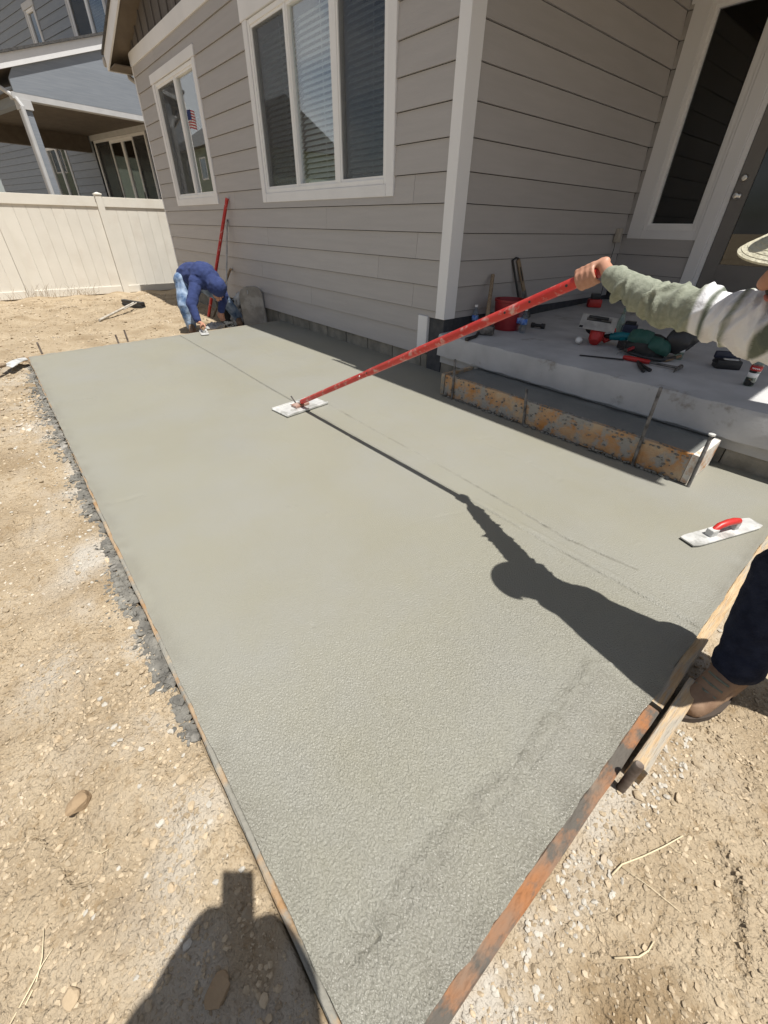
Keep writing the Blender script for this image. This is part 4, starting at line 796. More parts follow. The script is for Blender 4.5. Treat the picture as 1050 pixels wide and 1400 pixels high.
# circular saw lying on its side, shoe plate up
def saw():
    b = porch_pt(813, 474); b.z = flz(b.y); r = thing('circular_saw', b, 'red circular saw lying with its shiny aluminium shoe turned up', 'saw')
    c = b+Vector((-.05, .05, .17)); n = Vector((.30, -.62, .72)); R_ = basis(Vector((.80, .35, -.05)), n)
    B = MB(); hx, hy, sx_, sy_ = .138, .070, .095, .020
    for (x0, x1, y0, y1) in ((-hx, -sx_, -hy, hy), (sx_, hx, -hy, hy), (-sx_, sx_, -hy, .012), (-sx_, sx_, .012+2*sy_, hy)): B.obox(c+R_ @ Vector(((x0+x1)/2, (y0+y1)/2, 0)), (x1-x0, y1-y0, .004), R_)
    B.build('shoe', m_alu, r); MB().obox(c+R_ @ Vector((0, .012+sy_, -.012)), (.19, .012, .03), R_).build('blade', m_steel, r)
    MB().tube([c+R_ @ Vector((-.085, .040, .012)), c+R_ @ Vector((.07, .040, .012))], .012, 10).build('guard', m_black, r, smooth='auto')
    MB().lathe([(.0, -.025), (.085, -.025), (.09, -.01), (.09, .012), (.0, .014)], c+R_ @ Vector((.0, .03, -.085)), R_ @ Vector((0, 1, 0)), 22).build('blade_cover', m_black, r, smooth='auto')
    MB().tube([c+R_ @ Vector((.02, -.02, -.06)), c+R_ @ Vector((.02, -.10, -.07)), c+R_ @ Vector((.02, -.13, -.07))], [.058, .055, .038], 16).build('motor', m_redp, r, smooth='auto')
    MB().tube([c+R_ @ Vector((.04, -.03, -.08)), c+R_ @ Vector((.10, -.06, -.12)), c+R_ @ Vector((.15, -.03, -.10)), c+R_ @ Vector((.13, .02, -.06))], [.022, .024, .022, .018], 12).build('handle', m_redp, r, smooth='auto')
    MB().lathe([(.02, 0), (.028, .006), (.028, .05), (.018, .06), (0, .06)], b+Vector((-.13, -.02, .03)), (.2, -.8, .2), 14).build('blade_lock', m_mag, r, smooth='auto')
    MB().obox(c+R_ @ Vector((-.12, -.055, .005)), (.028, .018, .004), R_).build('shoe_slot', m_black, r)
saw()
b = porch_pt(838, 475); b.z = flz(b.y); r = thing('cordless_drill', b, 'teal and black cordless drill lying beside the circular saw', 'drill')
MB().tube([b+Vector((-.06, .02, .075)), b+Vector((.02, .05, .085)), b+Vector((.10, .07, .09))], [.03, .034, .024], 14).build('body', m_teal, r, smooth='auto'); MB().tube([b+Vector((.03, .05, .07)), b+Vector((.08, -.02, .035))], [.022, .024], 12).build('grip', m_teal, r, smooth='auto')
MB().obox(b+Vector((.10, -.035, .04)), (.10, .07, .06), rotz(-.5), bev=.01).build('battery', m_black, r, smooth='auto'); MB().tube([b+Vector((-.06, .02, .075)), b+Vector((-.11, .01, .07))], [.02, .012], 12).build('chuck', m_black, r, smooth='auto')
b = porch_pt(858, 456); b.z = flz(b.y); r = thing('battery_pack', b, 'navy battery pack on the porch behind the green kneepads', 'battery'); MB().obox(b+Vector((0, 0, .045)), (.13, .09, .07), rotz(.3), bev=.012).build('case', m_navy, r, smooth='auto'); MB().obox(b+Vector((0, 0, .09)), (.09, .06, .03), rotz(.3), bev=.006).build('rail', m_black, r)
def glassbottle(px, py, label, liquid=0, red=True):
    b = porch_pt(px, py); b.z = flz(b.y)+.001; r = thing('glass_bottle', b, label, 'bottle')
    pr_ = [(.026, 0), (.030, .006), (.030, .04), (.027, .065), (.031, .10), (.030, .125), (.022, .155), (.014, .19), (.0125, .225), (.0145, .228), (.0145, .238), (.011, .24)]
    MB().lathe(pr_, b, seg=20).build('bottle', m_bglass, r, smooth='auto')
    if red:
        MB().lathe([(.0312, .096), (.0318, .108), (.0312, .124)], b, seg=20).build('red_label', m_redp, r, smooth=True)
        a = math.atan2(CAM.y-b.y, CAM.x-b.x); pts_ = []
        for i in range(14): q = a+(i/13-.5)*1.3; pts_.append(b+Vector((.0322*math.cos(q), .0322*math.sin(q), .110+.004*math.sin(i*1.9))))
        MB().tube(pts_, .0022, 5).build('white_script', m_white, r)
        MB().lathe([(.0282, .052), (.0285, .07), (.029, .082)], b, seg=20).build('white_label', m_white, r, smooth=True)
    if liquid: MB().lathe([(.0, .003), (.024, .004), (.0278, .01), (.0278, .04), (.0252, .064), (.0285, .098), (.028, liquid)], b, seg=18).build('cola', m_cola, r, smooth='auto')
    return r
glassbottle(843, 461, 'empty clear glass bottle standing behind the teal drill', red=False)
glassbottle(926, 491, 'empty clear glass bottle with red label beside the green kneepads')
glassbottle(1022, 527, 'glass bottle half full of dark cola near the sunlit porch patch', liquid=.062)
# kneepads
def pad(c, R_, s=1):
    V = []; F = []; nu, nv = 14, 12
    for i in range(nu+1):
        for j in range(nv+1):
            u = i/nu*2-1; v = j/nv*2-1; z = .055*(1-abs(u)**2.6)*(1-abs(v)**2.6)**.7-.012*math.exp(-((u-.05)/.10)**2)
            V.append(c+R_ @ Vector((u*.115*(1-.12*v*v), v*.085*(1-.15*u*u), z))*s)
    for i in range(nu):
        for j in range(nv): a = i*(nv+1)+j; F.append((a, a+nv+1, a+nv+2, a+1))
    return V, F
b = porch_pt(880, 488); b.z = flz(b.y); r = thing('kneepads', b, 'pair of green-capped work kneepads with black straps in a heap', 'kneepads')
R1 = basis((.85, .25, -.18), (.30, -.62, .72)); c1 = b+Vector((-.005, .03, .10)); [MB().add(*pad(c1+R1 @ Vector((sx_*.078, sx_*-.012, .018)), R1 @ Matrix.Rotation(sx_*.25, 3, 'Y'), .74)).build('cap', m_green, r, smooth=True) for sx_ in (-1, 1)]
B = MB(); V, F = pad(c1+R1 @ Vector((0, 0, -.03)), R1, 1.28); B.add(V, F); B.ell(c1+R1 @ Vector((0, 0, -.045)), (.14, .105, .05), R1); B.build('padding', m_blackr, r, smooth=True)
R2 = basis((.45, .75, .55), (.80, -.35, .45)); c2 = b+Vector((.16, .17, .14)); B = MB(); B.ell(c2, (.13, .10, .05), R2); B.build('padding', m_blackr, r, smooth=True); V, F = pad(c2+R2 @ Vector((0, 0, .03)), R2, 1.0); MB().add(V, F).build('cap', m_black, r, smooth=True)
MB().tube([b+Vector((-.17, -.03, .04)), b+Vector((-.10, -.07, .03)), b+Vector((.02, -.10, .02)), b+Vector((.14, -.06, .015)), b+Vector((.20, .04, .03))], .013, 8).build('strap', m_black, r, smooth=True); MB().tube([b+Vector((.06, -.08, .015)), b+Vector((.17, -.02, .012)), b+Vector((.22, .08, .04))], .012, 6).build('strap', m_leather, r, smooth=True)
a_, b_ = porch_pt(846, 486), porch_pt(878, 487); r = thing('pliers', a_, 'red-handled pliers tucked under the kneepads', 'pliers'); B = MB()
for s in (0, .02): B.tube([a_+Vector((.05, s, .05)), (a_+b_)/2+Vector((0, s, .06)), b_+Vector((0, s*.3, .045))], [.012, .014, .01], 8)
B.build('handles', m_redd, r, smooth='auto'); MB().tube([a_+Vector((.05, 0, .05)), a_+Vector((0, -.01, .03)), a_+Vector((-.01, -.02, .008))], [.008, .006, .003], 6).build('jaw', m_steel, r)
# hammer, rod, black pliers
g0, g1, hd = porch_pt(851, 492), porch_pt(897, 500), porch_pt(926, 507); zoff = Vector((0, 0, .02)); r = thing('hammer', g1, 'claw hammer with red rubber grip lying near the porch edge', 'hammer')
dv = (hd-g0); dv = dv.normalized()*max(.36, dv.length); hd = g0+dv
MB().tube([g0+zoff, g0+dv*.1+zoff, g0+dv*.45+zoff, g0+dv*.5+zoff], [.014, .018, .016, .012], 12).build('grip', m_redp, r, smooth='auto'); MB().tube([g0+dv*.5+zoff, hd+zoff], .009, 10).build('shaft', m_steel, r, smooth='auto')
sdv = Vector((-dv.y, dv.x, 0)).normalized(); MB().tube([hd+zoff+sdv*.055, hd+zoff+sdv*.03, hd+zoff, hd+zoff-sdv*.045, hd+zoff-sdv*.085+Vector((0, 0, -.012))], [.016, .012, .014, .011, .004], 10).build('hammer_head', m_steel, r, smooth='auto')
tag(MB().tube([porch_pt(792, 487)+Vector((0, 0, .008)), porch_pt(852, 494)+Vector((0, 0, .012))], [.005, .006], 8).build('steel_rod', m_black, smooth='auto'), 'thin black steel rod pointing away from the hammer grip', 'rod')
q0 = porch_pt(868, 497); r = thing('pliers', q0, 'black pliers lying under the hammer shaft', 'pliers')
for px, py in ((879, 510), (888, 509)): e = porch_pt(px, py); MB().tube([q0+Vector((0, .03, .014)), (q0+e)/2+Vector((.0, 0, .014)), e+Vector((0, 0, .014))], [.008, .011, .012], 8).build('handle', m_black, r, smooth='auto')
MB().tube([q0+Vector((0, .03, .014)), q0+Vector((-.02, .09, .010))], [.012, .004], 8).build('jaw', m_steel, r)
b = porch_pt(991, 503); b.z = flz(b.y); r = thing('tool_case', b, 'small open black case or radio alone on the porch floor', 'case'); Rr = rotz(.55)
MB().obox(b+Vector((0, 0, .03)), (.155, .10, .06), Rr, bev=.012).build('tray', m_black, r, smooth='auto'); MB().obox(b+Rr @ Vector((0, .045, .078)), (.165, .035, .05), Rr, bev=.012).build('lid', m_navy, r, smooth='auto'); MB().obox(b+Rr @ Vector((.01, -.01, .062)), (.09, .035, .008), Rr, bev=.003).build('blades', m_mag, r); MB().obox(b+Rr @ Vector((-.085, -.0, .045)), (.02, .02, .015), Rr, bev=.004).build('latch', m_black, r)

# ================================================================== FLOATS AND POLES
R0 = basis((-.10, 1, .02), (0, -.02, 1)); fc = sl(411, 557); r = thing('bull_float', fc, 'flat magnesium bull float at the end of the long red pole', 'float')
MB().obox(fc+Vector((0, 0, .010)), (.40, .215, .010), R0, bev=.004).build('blade', m_mag, r)
for s in (-1, 1): MB().obox(fc+R0 @ Vector((0, s*.103, .016)), (.40, .010, .014), R0, bev=.003).build('turned_edge', m_mag, r)
MB().obox(fc+Vector((0, 0, .026)), (.13, .07, .018), R0, bev=.004).build('bracket', mat('rusty_bracket', (.35, .16, .10), (.5, .42, .38), scale=20, rough=.6, metal=.4), r); MB().tube([fc+Vector((-.035, -.02, .03)), fc+Vector((-.045, -.05, .09))], .006, 8).build('bolt', m_steel, r)
HAND = Vector((2.0, -1.465, 1.045)); pole0 = fc+Vector((.03, .0, .055)); pe = HAND+(HAND-pole0).normalized()*.035
r = thing('float_pole', pole0, 'long red metal pole held out over the slab by the striped-sleeve worker', 'pole'); dv = pe-pole0
MB().tube([pole0, pole0+dv*.40], [.0185, .0185], 16).build('tube', m_red, r, smooth='auto'); MB().tube([pole0+dv*.395, pole0+dv*.40, pole0+dv*.985, pe], [.0185, .0205, .0205, .018], 16).build('tube', m_red, r, smooth='auto')
MB().tube([pole0-dv.normalized()*.07, pole0+dv*.01], [.012, .017], 10).build('clevis', m_mag, r, smooth='auto')
sdv = dv.cross(Vector((0, 0, 1))).normalized()
for t in (.37, .405, .84, .89, .955): MB().tube([pole0+dv*t+sdv*.015, pole0+dv*t+sdv*.0218], .0050, 8).build('button_hole', m_white if t < .38 else m_black, r)
def trowel(c, dirv, L, wd, label, hm, nm='hand_float'):
    R_ = basis(dirv, (0, -.02, 1)); r = thing(nm, c, label, 'trowel'); V = []; F = []; n = 16; pts_ = []
    for i in range(n+1):
        t = i/n*2-1; w_ = wd/2*(1-max(0, abs(t)-.86)*1.5)
        for s in (-1, 1):
            for z in (0, .006): pts_.append(c+R_ @ Vector((t*L/2, s*w_, z+.006+.010*max(0, abs(t)-.8))))
    for i in range(n):
        a = i*4
        F += [(a, a+2, a+6, a+4), (a+1, a+5, a+7, a+3), (a, a+4, a+5, a+1), (a+2, a+3, a+7, a+6)]
    F += [(0, 1, 3, 2), (n*4, n*4+2, n*4+3, n*4+1)]
    MB().add(pts_, F).build('blade', m_mag, r)
    h = [R_ @ Vector((x*L, 0, z))+c for x, z in ((-.17, .012), (-.17, .035), (-.10, .058), (0, .064), (.10, .062), (.17, .055), (.19, .042))]
    MB().tube(h[1:], [.013, .016, .017, .017, .016, .012], 12).build('handle', hm, r, smooth='auto'); MB().obox(c+R_ @ Vector((-.17*L, 0, .028)), (.045, .035, .040), R_, bev=.006).build('post', m_crust, r); MB().obox(c+R_ @ Vector((.16*L, 0, .03)), (.03, .03, .04), R_, bev=.005).build('post', m_crust, r); return r
c = (sl(937, 743)+sl(1032, 716))/2; trowel(c, sl(1032, 716)-sl(937, 743), .46, .085, 'magnesium hand float with red handle lying on the wet slab', m_redp)
# leaning gear behind the crouching worker
t = ay(310.5, 271, -.03); b = gz(285, 434, -.12); tag(MB().tube([b, b+(t-b)*.5, t], [.024, .024, .024], 14).build('float_pole', m_red, smooth='auto'), 'spare red pole leaning upright on the house wall behind the bent worker', 'pole')
t = ay(310.5, 300, -.02); b = Vector((t.x+.10, -.36, gh(t.x, -.36))); tag(MB().tube([b, t], [.014, .012], 10).build('rod', m_crust, smooth='auto'), 'cement-splashed grey rod leaning beside the spare red pole', 'rod')
t = ay(315, 368, -.05); b = Vector((t.x-.2, -.40, gh(t.x, -.4))); tag(MB().tube([b, t-Vector((.03, 0, .02)), t, t+Vector((.05, .01, 0))], [.018, .018, .018, .012], 10).build('pickaxe_shaft', m_oldwood, smooth='auto'), 'short brown tool handle leaning low on the wall', 'handle')
def kneeboard(y, dx, label):
    c0 = gz(352, 441, -.06); L, Wd = .52, .34; base = Vector((c0.x+dx, y, gh(c0.x, y)+.01)); upv = Vector((-.20, .05, 1)).normalized(); hv = Vector((.12, 1, 0)).normalized(); R_ = Matrix((tuple(hv), tuple(upv), tuple(hv.cross(upv)))).transposed()
    out_ = [(-Wd/2, 0), (Wd/2, 0), (Wd/2, L-.10), (Wd/2-.03, L-.035), (Wd/2-.10, L), (-Wd/2+.10, L), (-Wd/2+.03, L-.035), (-Wd/2, L-.10)]; k = len(out_)
    V = [base+R_ @ Vector((x_, y_, z)) for z in (-.011, .011) for x_, y_ in out_]; F = [tuple(range(k-1, -1, -1)), tuple(range(k, 2*k))]+[(i, (i+1) % k, (i+1) % k+k, i+k) for i in range(k)]
    r = thing('kneeling_board', base, label, 'board', 'kneeling boards'); MB().add(V, F).build('panel', m_greyp, r, bevel=.004)
    MB().tube([base+R_ @ Vector((-.05, L-.09, .012)), base+R_ @ Vector((-.05, L-.09, .03)), base+R_ @ Vector((-.045, L-.05, .03)), base+R_ @ Vector((-.045, L-.05, .012))], .006, 6).build('hook', m_mag, r)
kneeboard(-.22, .0, 'front grey kneeling board with a metal hook leaning on the wall'); kneeboard(-.185, -.045, 'rear grey kneeling board mostly hidden behind the other one')
def lump(c, r_, seed, ma, name, label, cat, amp=.35):
    V0, F0 = ico(4); k = 1+amp*fbm(V0*2.2+seed*5, 4); V = V0*k[:, None]*np.array(r_); V[:, 2] = np.maximum(V[:, 2], -.6*r_[2]); return tag(MB().add([(c[0]+v[0], c[1]+v[1], c[2]+v[2]+.6*r_[2]) for v in V], F0.tolist()).build(name, ma, smooth=True), label, cat)
c = gz(318, 425, -.1); b = Vector((-4.15, -.42, gh(-4.15, -.42))); r = thing('bucket', b, 'black bucket of cement tools behind the bent worker', 'bucket')
MB().lathe([(.125, 0), (.15, .33), (.158, .335), (.158, .355), (.145, .355), (.12, .03), (0, .03)], b, seg=24).build('pail', m_blackr, r, smooth='auto')
lump((-4.0, -.25, gh(-4, -.25)+.20), (.13, .10, .15), 3, m_crust, 'plastic_bag', 'crumpled white cement bag standing beside the kneeling boards', 'bag'); lump((-3.95, -.33, gh(-3.95, -.33)), (.17, .12, .12), 8, m_crust, 'plastic_bag', 'flattened grey cement bag under the white one', 'bag')
lump((-3.62, -.85, gh(-3.6, -.8)), (.10, .13, .07), 12, m_crust, 'rag', 'grey rag heap on the dirt under the bent worker', 'rag'); lump((-3.7, -.62, gh(-3.7, -.6)), (.08, .09, .06), 15, m_blackr, 'glove', 'black work gloves dropped beside the grey rag', 'gloves')
# push broom on the dirt, shovel by the far corner
a_, b_ = gz(137, 441, -.11), gz(184, 419, -.11); a_.z = gh(a_.x, a_.y)+.02; b_.z = gh(b_.x, b_.y)+.10; h0, h1 = gz(165, 415, -.12), gz(202, 421, -.12)
r = thing('push_broom', b_, 'push broom with black head lying on the dirt before the fence', 'broom'); MB().tube([a_, b_], [.018, .015], 10).build('handle', m_greyp, r, smooth='auto')
cc = (h0+h1)/2; cc.z = gh(cc.x, cc.y)+.06; Rb = basis(h1-h0, (0, 0, 1)); MB().obox(cc+Vector((0, 0, .03)), (.62, .075, .05), Rb, bev=.01).build('head', m_black, r); MB().obox(cc+Vector((0, 0, -.025)), (.60, .09, .06), Rb, bev=.01).build('bristles', m_blackr, r)
MB().tube([a_*.3+b_*.7+Vector((.10, -.05, -.02)), b_+Vector((.09, .03, .01))], .009, 8).build('brace', m_greyp, r)
b0, b1 = gz(-6, 516, -.1), gz(39, 497, -.1); dv = (b1-b0); L = .33; dirv = dv.normalized(); c = b1-dirv*L*.5; c.z = gh(c.x, c.y)+.05; R_ = basis(dirv, (.15, -.35, .9)); V = []; F = []; nu, nv = 14, 10
for i in range(nu+1):
    for j in range(nv+1):
        u = i/nu; v = j/nv*2-1; w_ = .085*math.sin(min(1, (1-u)*2.4+.10)*math.pi/2)*(1 if u > .1 else .75+2.5*u); V.append(c+R_ @ Vector(((u-.5)*L, v*w_, .03*(1-v*v)-.02*(u-.5)**2*4)))
for i in range(nu):
    for j in range(nv): q = i*(nv+1)+j; F.append((q, q+nv+1, q+nv+2, q+1))
r = thing('shovel', c, 'pale metal shovel blade lying face down at the far slab corner', 'shovel'); o = MB().add(V, F).build('blade', m_mag, r, smooth=True); sm = o.modifiers.new('thickness', 'SOLIDIFY'); sm.thickness = .003
MB().tube([c-dirv*L*.45+Vector((0, 0, .02)), c-dirv*(L*.5+.12)+Vector((0, 0, .03)), c-dirv*(L*.5+1.1)+Vector((0, 0, .0))], [.02, .018, .017], 10).build('handle', m_oldwood, r, smooth='auto')

# ================================================================== PEOPLE
def blob(name, B, voxel, ma, parent, smooth=4, disp=None, attrs=None):
    me = bpy.data.meshes.new('tmp'); me.from_pydata([tuple(v) for v in B.v], [], B.f); ob = bpy.data.objects.new('tmp', me); COL.objects.link(ob)
    bm = bmesh.new(); bm.from_mesh(me); bmesh.ops.recalc_face_normals(bm, faces=bm.faces[:]); bm.to_mesh(me); bm.free()
    r_ = ob.modifiers.new('r', 'REMESH'); r_.mode = 'VOXEL'; r_.voxel_size = voxel
    if smooth: s_ = ob.modifiers.new('s', 'SMOOTH'); s_.iterations = smooth; s_.factor = .5
    dg = bpy.context.evaluated_depsgraph_get(); dg.update(); me2 = bpy.data.meshes.new_from_object(ob.evaluated_get(dg)); bpy.data.objects.remove(ob); bpy.data.meshes.remove(me)
    n = len(me2.vertices); co = np.empty(n*3); me2.vertices.foreach_get('co', co); co = co.reshape(-1, 3); no = np.empty(n*3); me2.vertices.foreach_get('normal', no); no = no.reshape(-1, 3)
    if disp is not None: co = co+no*disp(co)[:, None]
    lo, hi = co.min(0), co.max(0); o = Vector(((lo[0]+hi[0])/2, (lo[1]+hi[1])/2, lo[2])); me2.vertices.foreach_set('co', (co-np.array(o)).ravel()); me2.name = name; me2.materials.clear()
    mats = ma if isinstance(ma, (list, tuple)) else [ma]
    for x in mats: me2.materials.append(x)
    npoly = len(me2.polygons); me2.polygons.foreach_set('use_smooth', [True]*npoly)
    if attrs is not None:
        for k_, v_ in attrs(co).items(): at_ = me2.attributes.new(k_, 'FLOAT', 'POINT'); at_.data.foreach_set('value', v_.astype(np.float32))
    me2.update(); ob = bpy.data.objects.new(name, me2); COL.objects.link(ob); place(ob, o, parent); return ob
def folds(amp, sc, seed=0, st=(1, 1, 1)): return lambda co: amp*(fbm(co*sc*np.array(st)+seed, 3)+.6*(1-2*np.abs(pn(co*sc*.7*np.array(st)+seed+9))))
def headset(B, c, R_, s=1.):
    q = lambda x, y, z: Vector(c)+R_ @ Vector((x, y, z))*s
    B.ell(q(-.005, 0, .025), (.096*s, .076*s, .105*s), R_); B.ell(q(.03, 0, -.05), (.062*s, .058*s, .065*s), R_); B.cap(q(.085, 0, .022), q(.112, 0, -.022), .010*s, .017*s); B.ell(q(.080, 0, .043), (.020*s, .052*s, .014*s), R_)
    for sd_ in (-1, 1): B.ell(q(-.008, sd_*.079, -.005), (.020*s, .010*s, .032*s), R_); B.ell(q(.07, sd_*.042, -.02), (.026*s, .022*s, .020*s), R_); B.cap(q(.108, sd_*.010, -.025), q(.100, sd_*.014, -.027), .008*s, .008*s)
    B.ell(q(.080, 0, -.098), (.024*s, .026*s, .020*s), R_); B.ell(q(.092, 0, -.058), (.012*s, .026*s, .011*s), R_); return q
def gripping_hand(B, hc, u, side, wrist):
    """palm above the pole, four fingers wrapping round it on the 'side' side, thumb on the other"""
    u = u.normalized(); e1 = (Vector((0, 0, 1))-u*u.z).normalized(); e2 = side-u*side.dot(u); e2 = (e2-e1*e2.dot(e1)).normalized(); rr = .0285
    kn = []
    for i, (off, ln, r_) in enumerate(((-.029, 1.0, .0086), (-.011, 1.1, .0090), (.008, 1.05, .0086), (.026, .85, .0076))):
        pts_ = []
        for a in np.linspace(18, 18+195*ln, 6): q = rad(a); pts_.append(hc+u*(off+.004*(a/200))+e1*math.cos(q)*rr+e2*math.sin(q)*rr)
        for p_, n_ in zip(pts_[:-1], pts_[1:]): B.cap(p_, n_, r_, r_*.94)
        kn.append(pts_[0]); B.ell(pts_[0]+e1*.003, (.0105,)*3)
    pb = hc+u*.050+e1*.024-e2*.008
    for k in kn: B.cap(k, pb+(k-hc-e1*.034).dot(u)*u*.35, .0105, .0155)
    B.cap(pb, wrist, .0175, .0225); B.cap(pb-u*.01-e2*.012, hc+u*.005-e2*.030+e1*.010, .0125, .0105); B.cap(hc+u*.005-e2*.030+e1*.010, hc-u*.032-e2*.028+e1*.003, .0104, .0092); B.cap(hc-u*.032-e2*.028+e1*.003, hc-u*.052-e2*.022+e1*.002, .0092, .0080)
def loose_hand(B, wrist, d, side, s=1.):
    d = d.normalized(); side = (side-d*side.dot(d)).normalized(); nrm = d.cross(side); pc = wrist+d*.05*s
    B.cap(wrist, wrist+d*.03*s, .026*s, .030*s); B.cap(pc-side*.02*s, pc+side*.02*s, .020*s, .020*s); B.cap(wrist+d*.03*s, wrist+d*.085*s, .027*s, .026*s)
    for i, L in enumerate((.062, .072, .068, .052)):
        o_ = side*(-.030+.020*i)*s; a = wrist+d*.088*s+o_; b = a+(d*.6+nrm*.25)*L*s*.6; c = b+(d*.5+nrm*.8).normalized()*L*s*.5; B.cap(a-d*.02*s, b, .0095*s, .0088*s); B.cap(b, c, .0088*s, .0078*s)
    a = wrist+d*.03*s-side*.026*s; b = a+(d*.6-side*.6+nrm*.2)*.045*s; B.cap(a, b, .013*s, .011*s); B.cap(b, b+(d+nrm*.3)*.030*s, .0108*s, .0095*s)
def boot(parent, ankle, toe, s=1., label=None):
    a = Vector(ankle); t = Vector(toe); d = (t-a); d.z = 0; d.normalize(); sd_ = Vector((-d.y, d.x, 0)); g = t.z; L = .27*s; heel = Vector((a.x, a.y, g))-d*.075*s
    P_ = lambda f_, z, y=0: heel+d*f_*s+Vector((0, 0, z*s))+sd_*y*s
    B = MB(); B.cap(P_(.055, .05), P_(.07, .05), .046*s, .048*s); B.cap(P_(.06, .055), P_(.20, .052), .046*s, .046*s); B.cap(P_(.18, .048), P_(.225, .045), .047*s, .043*s); B.cap(P_(.07, .06), P_(.075, .17), .05*s, .056*s); B.cap(P_(.075, .14), P_(.17, .07), .045*s, .040*s)
    bo = blob('boot', B, .006, m_boot, parent, 3, folds(.0015, 40, 3)); S = MB(); S.cap(P_(.05, .022), P_(.05, .022), .050*s, .050*s)
    S = MB(); k = 20; V = []
    for z in (0, .026):
        for i in range(k):
            q = 2*math.pi*i/k; cx_ = .145+.147*math.cos(q); wy = .050*(1-.12*math.cos(q*2))*math.sin(q); V.append(P_(cx_, z, wy))
    S.add(V, [tuple(range(k-1, -1, -1)), tuple(range(k, 2*k))]+[(i, (i+1) % k, (i+1) % k+k, i+k) for i in range(k)]).build('sole', m_sole, bo)
    for i in range(4): MB().tube([P_(.128+.02*i, .142-.018*i, -.030), P_(.142+.02*i, .152-.018*i, 0), P_(.128+.02*i, .142-.018*i, .030)], .0035*s, 6).build('lace', m_swd, bo)
    return bo

